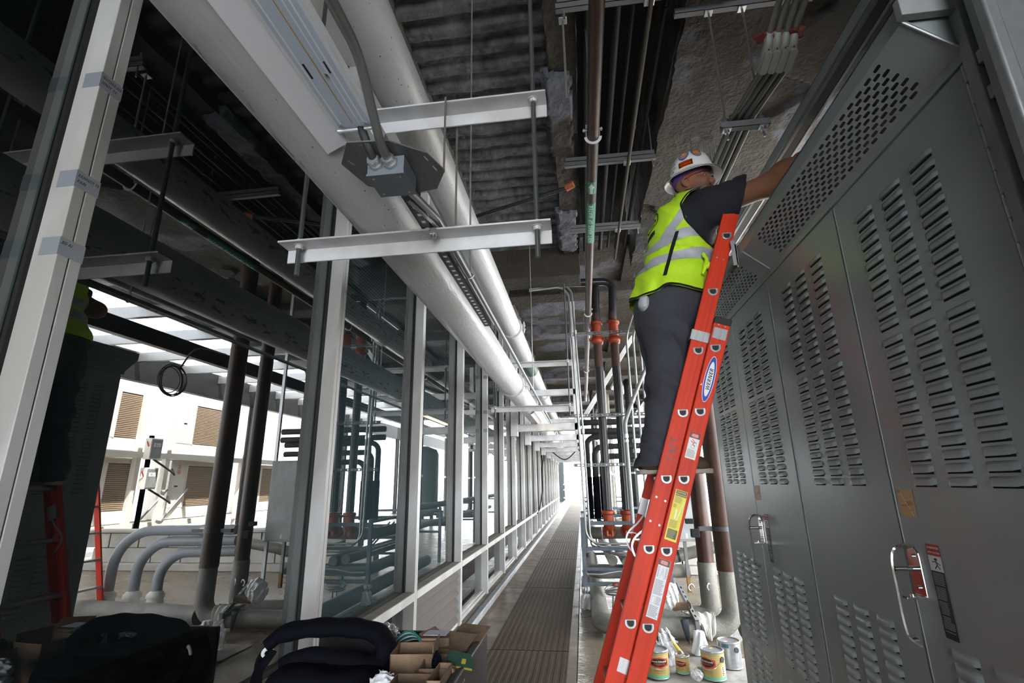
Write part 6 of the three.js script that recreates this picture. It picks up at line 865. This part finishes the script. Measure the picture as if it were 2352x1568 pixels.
{ const t = thing('wire_coil', 'loose coil of grey cable on a small stand under the rack', 'cable'); for (let i = 0; i < 6; i++) part(t, 'loop', place(new THREE.TorusGeometry(0.1 + 0.012 * (i % 3), 0.006, 6, 28), [0.3, 0.2 + i * 0.014, -6.4], PI / 2 + 0.1 * (i % 2 ? 1 : -1), 0.05 * i), M.emt); part(t, 'stand', [rod([0.25, 0, -6.35], [0.27, 0.2, -6.38], 0.008), rod([0.36, 0, -6.45], [0.34, 0.2, -6.42], 0.008)], M.darkRod); part(t, 'cap', cyl([0.3, 0.3, -6.4], [0, 1, 0], 0.03, 0.02, 14), M.orange); }
// ---------------------------------------------------------------- service cart with tool bag and boxes
{
  const t = thing('utility_cart', 'black plastic utility cart lettered ELECTRIC on its side', 'cart');
  const x0 = -1.16, x1 = -0.43, z0 = -2.3, z1 = -1.6, rim = 0.852;
  const tray = (y0, y1, lo) => [bx(x0, y0, z0, x1, y0 + 0.02, z1, 0.006), bx(x1 - 0.03, y0, z0, x1, y1, z1, 0.009), bx(x0, y0, z0, x0 + 0.03, lo, z1, 0.009), bx(x0, y0, z0, x1, y1, z0 + 0.03, 0.009), bx(x0, y0, z1 - 0.03, x1, lo, z1, 0.009)];
  part(t, 'top_tray', tray(0.6, rim, 0.66), M.cartPlastic); part(t, 'lower_tray', tray(0.2, 0.28, 0.28), M.cartPlastic);
  for (const x of [x0 + 0.05, x1 - 0.05]) for (const z of [z0 + 0.06, z1 - 0.06]) { part(t, 'leg', bx(x - 0.032, 0.15, z - 0.04, x + 0.032, 0.62, z + 0.04, 0.008), M.cartPlastic); const c = part(t, 'caster', [bx(x - 0.022, 0.09, z - 0.03, x + 0.022, 0.17, z + 0.03, 0.004)], M.zinc); part(c, 'wheel', cyl([x, 0.064, z], [1, 0, 0], 0.062, 0.03, 22), M.rubber); }
  const g = new THREE.PlaneGeometry(0.36, 0.06).rotateY(PI / 2).translate(x1 + 0.001, 0.802, -1.83); part(t, 'lettering', g, std('#fff', 0.6, { alphaTest: 0.5, map: canvasTex(720, 120, (c, w, h) => { c.clearRect(0, 0, w, h); c.fillStyle = '#b9bcc0'; c.font = 'bold 104px sans-serif'; c.textBaseline = 'middle'; c.fillText('ELECTRIC', 6, h / 2 + 4, w - 12); }) }), 'white lettering ELECTRIC');
}
{ // tool bag with a thick padded handle
  const t = thing('tool_bag', 'black canvas tool bag with a thick padded handle and a red badge', 'bag');
  const bodyF = (x, y, z) => { const wx = 0.005 * Math.sin(x * 30) * Math.cos(z * 25) + 0.012 * (fbm(x * 12 + 30, y * 12 + z * 9 + 60, 999, 231, 3) - 0.5); const q = [Math.abs(x + 0.93) - 0.16, Math.abs(y - 0.725) - 0.055, Math.abs(z + 1.94) - 0.06]; return Math.hypot(Math.max(q[0], 0), Math.max(q[1], 0), Math.max(q[2], 0)) + Math.min(Math.max(...q), 0) - 0.05 + wx; };
  part(t, 'body', uvm(surfaceNets(bodyF, [-1.27, 0.62, -2.17], [-0.7, 0.95, -1.78], 0.009)), M.canvas);
  part(t, 'pocket', [bx(-1.04, 0.64, -1.845, -0.8, 0.775, -1.815, 0.014), bx(-1.05, 0.77, -1.84, -0.79, 0.79, -1.808, 0.008)], M.canvas);
  const badge = new THREE.PlaneGeometry(0.075, 0.026).translate(-0.925, 0.735, -1.8145); part(t, 'badge', badge, std('#fff', 0.6, { map: canvasTex(220, 76, (c, w, h) => { c.fillStyle = '#0a0a0e'; c.fillRect(0, 0, w, h); c.fillStyle = '#b4331a'; c.fillRect(6, 10, w - 12, h - 20); c.fillStyle = '#160a08'; c.font = 'bold 46px sans-serif'; c.textAlign = 'center'; c.textBaseline = 'middle'; c.fillText('KLEIN', w / 2, h / 2 + 2, w - 30); }) }), 'small red badge');
  const loop = spline([[-1.23, 0.862, -2.0], [-1.19, 0.895, -2.02], [-1.09, 0.917, -2.03], [-0.977, 0.925, -2.03], [-0.873, 0.922, -2.03], [-0.79, 0.905, -2.02], [-0.75, 0.865, -2.0], [-0.765, 0.815, -1.98], [-0.83, 0.815, -1.97], [-0.95, 0.832, -1.97], [-1.06, 0.83, -1.97], [-1.13, 0.8, -1.96]], 60);
  part(t, 'handle', uvm(sweep(circle(1, 18, 0.8), loop, { smooth: true, scale: (k) => 0.04 + 0.006 * Math.sin(k * 60) * 0.4 - 0.012 * Math.exp(-(((k - 0.02) / 0.06) ** 2)) })), M.canvas, 'thick padded handle');
  part(t, 'strap', [uvm(sweep(circle(1, 12, 0.35), spline([[-1.24, 0.87, -2.06], [-1.28, 0.8, -2.04], [-1.25, 0.72, -2.0], [-1.2, 0.7, -1.95], [-1.13, 0.73, -1.9]], 24), { smooth: true, scale: () => 0.032 })), uvm(sweep(circle(1, 12, 0.4), spline([[-1.22, 0.84, -2.03], [-1.24, 0.78, -1.98], [-1.2, 0.74, -1.92], [-1.1, 0.78, -1.87]], 20), { smooth: true, scale: () => 0.026 }))], M.canvas);
  part(t, 'rivet', [[-0.985, 0.935, -2.062], [-0.985, 0.898, -2.075], [-0.83, 0.93, -2.05], [-1.25, 0.83, -2.03]].map((p) => place(new THREE.SphereGeometry(0.0045, 8, 6), p)), M.chrome);
  part(t, 'clip', place(new THREE.TorusGeometry(0.016, 0.007, 8, 16, 4.5), [-1.235, 0.835, -2.02], 0.4, 0.6), M.paper, 'white plastic clip');
}
function openBox(label, w, h, d, pos, turn, flaps, m = M.card, tilt = 0) {
  const t = thing('cardboard_box', label, 'box', 'cardboard boxes on the cart', pos); t.rotation.y = turn; t.rotation.x = tilt; const k = 0.0035;
  part(t, 'shell', [bx(-w / 2, 0, -d / 2, w / 2, k, d / 2), bx(-w / 2, 0, -d / 2, w / 2, h, -d / 2 + k), bx(-w / 2, 0, d / 2 - k, w / 2, h, d / 2), bx(-w / 2, 0, -d / 2, -w / 2 + k, h, d / 2), bx(w / 2 - k, 0, -d / 2, w / 2, h, d / 2)], m);
  for (const [side, len, ang] of flaps) { const along = side < 2 ? d : w, g = bx(0, 0, -along / 2 + 0.003, len, k, along / 2 - 0.003); g.rotateZ(ang); const f = part(t, 'flap', g, M.cardIn); if (side === 0) f.position.set(w / 2, h - k, 0); if (side === 1) { f.rotation.y = PI; f.position.set(-w / 2, h - k, 0); } if (side === 2) { f.rotation.y = PI / 2; f.position.set(0, h - k, -d / 2); } if (side === 3) { f.rotation.y = -PI / 2; f.position.set(0, h - k, d / 2); } }
  return t;
}
openBox('tall open brown cardboard box with tape, in the middle of the cart', 0.15, 0.256, 0.14, [-0.635, 0.62, -1.98], 0.12, [[0, 0.03, 1.5]]);
openBox('small brown box with a white label behind the tall open box', 0.12, 0.261, 0.1, [-0.6, 0.62, -2.13], 0.1, [[0, 0.115, PI - 0.02]]).children[0].userData.label = 'plain brown shell';
openBox('brown box with a raised printed lid at the far corner of the cart', 0.14, 0.231, 0.12, [-0.515, 0.62, -2.12], -0.3, [[2, 0.1, 0.35], [1, 0.08, 0.5], [3, 0.1, 2.75]]);
openBox('open brown bin box holding a dark glove near the cart edge', 0.12, 0.241, 0.15, [-0.52, 0.62, -1.9], 0.1, []);
openBox('low open brown box nearest the camera on the cart', 0.13, 0.241, 0.12, [-0.56, 0.62, -1.72], 0.05, [[3, 0.03, 0.6]]);
openBox('long slim brown box standing along the cart edge', 0.045, 0.256, 0.16, [-0.482, 0.62, -1.76], 0.02, []);
{ const t = thing('label_sheet', 'white printed label on the small box behind the tall box', 'label'); part(t, 'sheet', bx(-0.645, 0.8845, -2.17, -0.555, 0.886, -2.1), std('#fff', 0.7, { map: canvasTex(128, 128, (g, w, h) => { g.fillStyle = '#c9ccd4'; g.fillRect(0, 0, w, h); g.fillStyle = '#8b93a4'; for (let y = 14; y < h - 8; y += 14) g.fillRect(12, y, 70 + (y * 5) % 34, 5); }) })); }
{ const t = thing('wire_bundle', 'bundle of white, green and blue wires behind the tool bag', 'wires'); const cols = [[0.6, 0.62, 0.62], [0.02, 0.2, 0.15], [0.02, 0.03, 0.09], [0.55, 0.6, 0.6], [0.02, 0.22, 0.17], [0.03, 0.05, 0.14], [0.5, 0.52, 0.5], [0.02, 0.2, 0.14]]; cols.forEach((c, i) => part(t, 'wire', pipe(spline([[-0.8, 0.78 + i * 0.005, -2.1 + i * 0.008], [-0.745, 0.842 + i * 0.005, -2.13], [-0.69, 0.862 + i * 0.005, -2.14 + i * 0.006], [-0.645, 0.855 + i * 0.003, -2.12 + i * 0.008], [-0.63, 0.81, -2.09 + i * 0.006]], 26), 0.0042, { n: 7 }), std(c, 0.45), ['white wire', 'green wire', 'dark blue wire'][i % 3])); }
{ const t = thing('green_packet', 'dark green cardboard packet with a yellow edge leaning on the cart rim', 'packet'); const g = extrude([[-0.055, -0.035], [0.045, -0.035], [0.06, -0.01], [0.05, 0.04], [-0.04, 0.045], [-0.06, 0.01]], 0.006); const pl = (q) => place(q, [-0.45, 0.86, -1.9], -1.15, 0.5, 0.35, 0.85); part(t, 'card', pl(g), std([0.025, 0.075, 0.05], 0.6)); part(t, 'stripe', pl(bx(-0.055, -0.036, 0.0055, 0.045, -0.028, 0.0068)), std([0.5, 0.42, 0.04], 0.6), 'yellow edge'); part(t, 'mark', pl(extrude([[0.0, -0.012], [0.018, -0.012], [0.026, 0.012], [0.008, 0.012]], 0.001).translate(0, 0, 0.0058)), std([0.5, 0.42, 0.04], 0.6)); }
crumple('glove', 'dark glove stuffed in the open bin box', 'glove', [-0.53, 0.86, -1.89], [0.022, 0.045, 0.03], 241, M.canvas, 0.005, 0.2);
crumple('paper_sheet', 'crumpled white printed sheet below the tool bag', 'paper', [-0.73, 0.8, -1.72], [0.09, 0.04, 0.07], 243, M.paper, 0.007, 0.5);
crumple('paper_sheet', 'crumpled white paper upright beside the tall open box', 'paper', [-0.68, 0.82, -1.78], [0.05, 0.05, 0.04], 247, M.paper, 0.006, 0.5);
crumple('plastic_film', 'clear plastic film sticking out behind the bag handle', 'plastic film', [-0.82, 0.87, -2.17], [0.06, 0.05, 0.05], 251, M.plastic, 0.006, 0.5);
// ---------------------------------------------------------------- the bright yard beyond the cabinets
const logo = canvasTex(96, 160, (g, w, h) => { g.fillStyle = '#ddd6c9'; g.fillRect(0, 0, w, h); g.fillStyle = '#c4242a'; const rh = (x, y, a) => { g.save(); g.translate(x, y); g.rotate(a); g.beginPath(); g.moveTo(0, 0); g.lineTo(11, -20); g.lineTo(0, -40); g.lineTo(-11, -20); g.fill(); g.restore(); }; rh(48, 48, 0); rh(48, 48, 2.094); rh(48, 48, -2.094); for (let y = 86; y < 150; y += 12) g.fillRect(20, y, 56, 6); });
function condenser(label, x, y, z0, z1, dim, ga = 0.25, gb = 0.95) {
  const t = thing('condenser_unit', label, 'air conditioner', null); const h = 1.48, n = z0 - z1, g0_ = z0 - n * (ga - 0.02);
  part(t, 'case', bx(x, y, z1, x + 0.8, y + h, z0, 0.015), M.acWhite);
  part(t, 'panel', bx(x - 0.008, y + 0.28, g0_, x + 0.01, y + h - 0.03, z0 - 0.02, 0.006), M.acWhite);
  const g0 = z0 - n * ga, g1 = z0 - n * gb; part(t, 'grille_back', bx(x - 0.004, y + 0.3, g1, x + 0.002, y + h - 0.12, g0), M.acGrilleDark);
  for (let i = 0; i < 24; i++) part(t, 'grille_slat', bx(x - 0.014, y + 0.31 + i * 0.043, g1, x - 0.004, y + 0.335 + i * 0.043, g0), M.acGrille);
  part(t, 'grille_frame', [bx(x - 0.02, y + 0.28, g0, x, y + h - 0.1, g0 + 0.03), bx(x - 0.02, y + 0.28, g1 - 0.03, x, y + h - 0.1, g1), bx(x - 0.02, y + h - 0.12, g1, x, y + h - 0.09, g0)], M.acWhite);
  if (dim) { const p = new THREE.PlaneGeometry(0.16, 0.27).rotateY(-PI / 2).translate(x - 0.009, y + h - 0.22, z0 - n * 0.12); part(t, 'emblem', p, std('#fff', 0.5, { map: logo }), 'red three-diamond emblem'); }
  part(t, 'handle_slot', bx(x - 0.01, y + 0.8, z0 - n * 0.08, x, y + 0.84, z0 - n * 0.13), M.rubber);
  return t;
}
condenser('lower condenser unit nearest the cabinets, seen mirrored in the glass', 8.0, 0.66, -9.9, -11.3, false, 0.38, 0.86);
condenser('lower condenser unit with a red emblem, seen mirrored in the glass', 8.0, 0.66, -12.3, -14.6, true);
condenser('upper condenser unit nearest the cabinets, seen mirrored in the glass', 8.0, 2.32, -9.9, -11.3, false, 0.38, 0.86);
condenser('upper condenser unit over the one with the emblem, seen mirrored in the glass', 8.0, 2.32, -12.3, -14.6, false);
condenser('lower condenser unit farthest along the yard', 8.0, 0.66, -15.6, -18, false);
{ const t = thing('condenser_stand', 'white steel stand carrying two rows of condenser units', 'stand'); for (const y of [0.5, 2.16]) part(t, 'beam', bx(7.85, y, -19, 8.0, y + 0.14, -8), M.acWhite); for (const y of [0.5, 2.16]) part(t, 'beam', bx(8.6, y, -19, 8.75, y + 0.14, -8), M.acWhite); for (const z of [-8.2, -11.1, -12.0, -15, -18.6]) part(t, 'post', bx(7.86, 0, z - 0.07, 7.99, 3.9, z + 0.07, 0.01), M.acWhite); for (const z of [-11.3, -12]) part(t, 'brace', rod([7.93, 0.5, z], [7.93, 1.4, z - 0.9], 0.03), M.galv); }
[[1.42, 'lower'], [2.12, 'upper']].forEach(([y, w], i) => { const t = thing('disconnect_box', `${w} white switch box between the condenser units`, 'switch box'); part(t, 'box', bx(7.55, y, -11.4, 7.72, y + 0.5, -11.05, 0.01), M.acWhite); part(t, 'cover', bx(7.535, y + 0.03, -11.38, 7.55, y + 0.47, -11.07, 0.006), M.panelGrey); const p = new THREE.PlaneGeometry(0.2, 0.09).rotateY(-PI / 2).translate(7.533, y + 0.34, -11.22); part(t, 'label', p, std('#fff', 0.6, { map: canvasTex(128, 56, (g) => { g.fillStyle = '#e6e6e6'; g.fillRect(0, 0, 128, 56); g.fillStyle = '#333'; g.font = 'bold 40px sans-serif'; g.fillText('L.33', 22, 42); }) }), 'label reading L.33'); part(t, 'lever', rod([7.6, y + 0.3, -11.04], [7.6, y + 0.42, -10.98], 0.012), std([0.5, 0.03, 0.03], 0.5), 'red lever'); part(t, 'post', bx(7.72, 0, -11.3, 7.78, 2.7, -11.2), M.galv); part(t, 'cable', pipe(spline([[7.64, y, -11.3], [7.6, y - 0.3, -11.9], [7.75, y - 0.35, -12.15], [7.98, y - 0.2, -12.3]], 18), 0.025, { n: 8 }), M.rubber); });
[[3.06, -6.0], [2.74, -6.03], [2.45, -6.06]].forEach(([x, z], i) => { const t = thing('curved_riser', ['outermost', 'middle', 'innermost'][i] + ' of three grey pipes curving up from white roof flashings', 'pipe'); const y = 0.93 - i * 0.13; part(t, 'pipe', pipe([[x, 0, z], [x, y, z], [1.55, y, z - 0.15]], 0.06, { bend: 0.62 - i * 0.1, n: 18, seg: 16 }), std([0.3, 0.33, 0.36], 0.45)); part(t, 'flashing', place(lathe([[0.17, 0], [0.165, 0.01], [0.1, 0.06], [0.085, 0.15], [0.1, 0.16], [0.1, 0.2], [0.062, 0.24]], 24), [x, 0, z]), M.acWhite, 'white flashing'); part(t, 'coupling', cyl([1.95, y, z - 0.11], [1, 0, 0.1], 0.068, 0.06, 18), M.galv); });
{ const t = thing('step_ladder', 'red stepladder standing in the yard beyond the cabinets', 'ladder'); const a = [3.0, 0, -5.9], b = [3.4, 1.85, -5.8]; for (const dz of [0, 0.5]) { part(t, 'rail', sweep([[-0.035, -0.012], [0.035, -0.012], [0.035, 0.012], [-0.035, 0.012]], [[a[0], a[1], a[2] + dz], [b[0], b[1], b[2] + dz * 0.7]], { up: [0, 0, 1] }), M.ladderRed); part(t, 'rear_leg', rod([4.1, 0, -5.85 + dz], [3.45, 1.8, -5.78 + dz * 0.7], 0.02), M.ladderRed); } for (let i = 1; i < 6; i++) { const k = i / 6; part(t, 'step', bx(a[0] + 0.4 * k - 0.04, 1.85 * k - 0.012, -5.9 + 0.1 * k, a[0] + 0.4 * k + 0.04, 1.85 * k + 0.012, -5.4 - 0.05 * k, 0.003), M.alu); } part(t, 'top_cap', bx(3.34, 1.83, -5.85, 3.52, 1.9, -5.4, 0.01), M.ladderRed); }
{ const t = thing('hand_rail', 'grey tubular handrail loop in the yard', 'railing'); part(t, 'tube', pipe([[3.5, 0, -5.5], [3.5, 0.85, -5.5], [3.9, 0.85, -5.45], [3.9, 0, -5.45]], 0.03, { bend: 0.08 }), M.emt); part(t, 'crossbar', rod([3.5, 0.4, -5.5], [3.9, 0.4, -5.45], 0.024), M.emt); }
{ const t = thing('cable_coil', 'black cable coil hanging from the canopy, seen mirrored in the glass', 'cable'); const r = rng(31); for (let i = 0; i < 6; i++) part(t, 'loop', place(new THREE.TorusGeometry(0.2 + 0.05 * r(), 0.008, 6, 26), [3.5 + 0.12 * r(), 3.05 + 0.05 * r(), -7 + 0.06 * r()], 0.2 * r(), PI / 2 + 0.4 * (r() - 0.5)), M.rubber); part(t, 'tail', pipe(spline([[3.5, 3.25, -7], [3.6, 3.7, -7.4], [3.9, 3.9, -8.5]], 14), 0.014, { n: 7 }), M.rubber); }
{ const t = thing('storage_tank', 'dull green cylindrical tank far down the yard', 'tank'); part(t, 'shell', place(lathe([[0, 0.3], [0.55, 0.32], [0.7, 0.42], [0.7, 2.5], [0.62, 2.66], [0.3, 2.78], [0, 2.8]], 30), [3.2, 0, -18.5]), M.tankGreen); part(t, 'leg', [0, 1, 2, 3].map((i) => bx(3.2 + 0.5 * Math.cos(i * PI / 2) - 0.05, 0, -18.5 + 0.5 * Math.sin(i * PI / 2) - 0.05, 3.2 + 0.5 * Math.cos(i * PI / 2) + 0.05, 0.45, -18.5 + 0.5 * Math.sin(i * PI / 2) + 0.05)), M.steelDark); }
for (let i = 0; i < 4; i++) { const t = thing('yard_column', ['first', 'second', 'third', 'fourth'][i] + ' dark steel column along the open side of the yard', 'column'); const z = -7.6 - i * 6; part(t, 'shaft', [bx(6.74, 0, z - 0.1, 6.76, 4.3, z + 0.1), bx(6.68, 0, z - 0.1, 6.82, 4.3, z - 0.085), bx(6.68, 0, z + 0.085, 6.82, 4.3, z + 0.1)], M.steelDark); part(t, 'base_plate', bx(6.6, 0, z - 0.16, 6.9, 0.02, z + 0.16), M.steelDark); }
// pipework standing farther down the yard side of the corridor
[[0.5, -10.2, 0.05], [0.85, -10.6, 0.07], [0.3, -12.5, 0.05], [0.7, -13, 0.06], [1.1, -11.4, 0.09], [0.45, -15.5, 0.06], [1.5, -9.9, 0.06], [0.95, -17, 0.08]].forEach(([x, z, r], i) => { const t = thing('far_riser', ['first', 'second', 'third', 'fourth', 'fifth', 'sixth', 'seventh', 'eighth'][i] + ' dark pipe riser farther down the corridor behind the rack', 'pipe', null); part(t, 'pipe', pipe([[x + 1.2, 0.5, z], [x, 0.5, z], [x, 3.6, z], [x, 3.7, z - 2]], r, { bend: r * 2.2, n: 14 }), i % 3 ? M.blackPipe : M.greyPipe); part(t, 'clamp', [cyl([x, 1.6, z], [0, 1, 0], r + 0.006, 0.04, 14), cyl([x, 2.6, z], [0, 1, 0], r + 0.006, 0.04, 14)], M.zinc); });
for (let i = 0; i < 3; i++) { const t = thing('far_rack', ['first', 'second', 'third'][i] + ' blue-grey pipe stand beyond the rack beside the walkway', 'rack', null); const z = -10 - i * 3.2; for (const x of [0.0, 1.6]) part(t, 'post', bx(x - 0.025, 0, z - 0.025, x + 0.025, 1.0, z + 0.025), M.blueSteel); for (const y of [0.95, 0.55]) part(t, 'bar', bx(0, y - 0.02, z - 0.02, 1.6, y + 0.02, z + 0.02), M.blueSteel); part(t, 'pipe', pipe([[0.2, 1.03, z + 1.2], [0.2, 1.03, z - 1.8]], 0.06, { n: 12 }), M.greyPipe); part(t, 'pipe', pipe([[0.5, 0.63, z + 1.2], [0.5, 0.63, z - 1.8]], 0.06, { n: 12 }), M.greyPipe); }
{ const t = thing('guard_rail', 'pale guard rail across the bright far end of the corridor', 'railing'); for (const y of [0.5, 0.95, 1.25]) part(t, 'rail', rod([-1.2, y, -31], [2.5, y, -31], 0.04), M.acWhite); for (const x of [-1.1, -0.2, 0.7, 1.6]) part(t, 'post', rod([x, 0, -31], [x, 1.25, -31], 0.04), M.acWhite); }
{ const t = thing('hanging_cable', 'black cables looping down the glass wall far along the corridor', 'cable'); part(t, 'cable', pipe(spline([[-0.35, 2.42, -14.7], [-0.7, 2.3, -14.8], [-1.12, 2.4, -15], [-1.16, 1.9, -15], [-1.2, 1.2, -15.1], [-1.22, 0.72, -14.2], [-1.22, 0.66, -13.6]], 40), 0.018, { n: 8 }), M.rubber); part(t, 'cable', pipe(spline([[-0.05, 2.4, -14.7], [-0.5, 2.05, -14.9], [-1.0, 2.35, -15], [-1.12, 1.9, -14.6], [-1.16, 1.2, -14.8], [-1.2, 0.72, -14.0]], 40), 0.016, { n: 8 }), M.rubber); }
renderer.render(scene, camera);
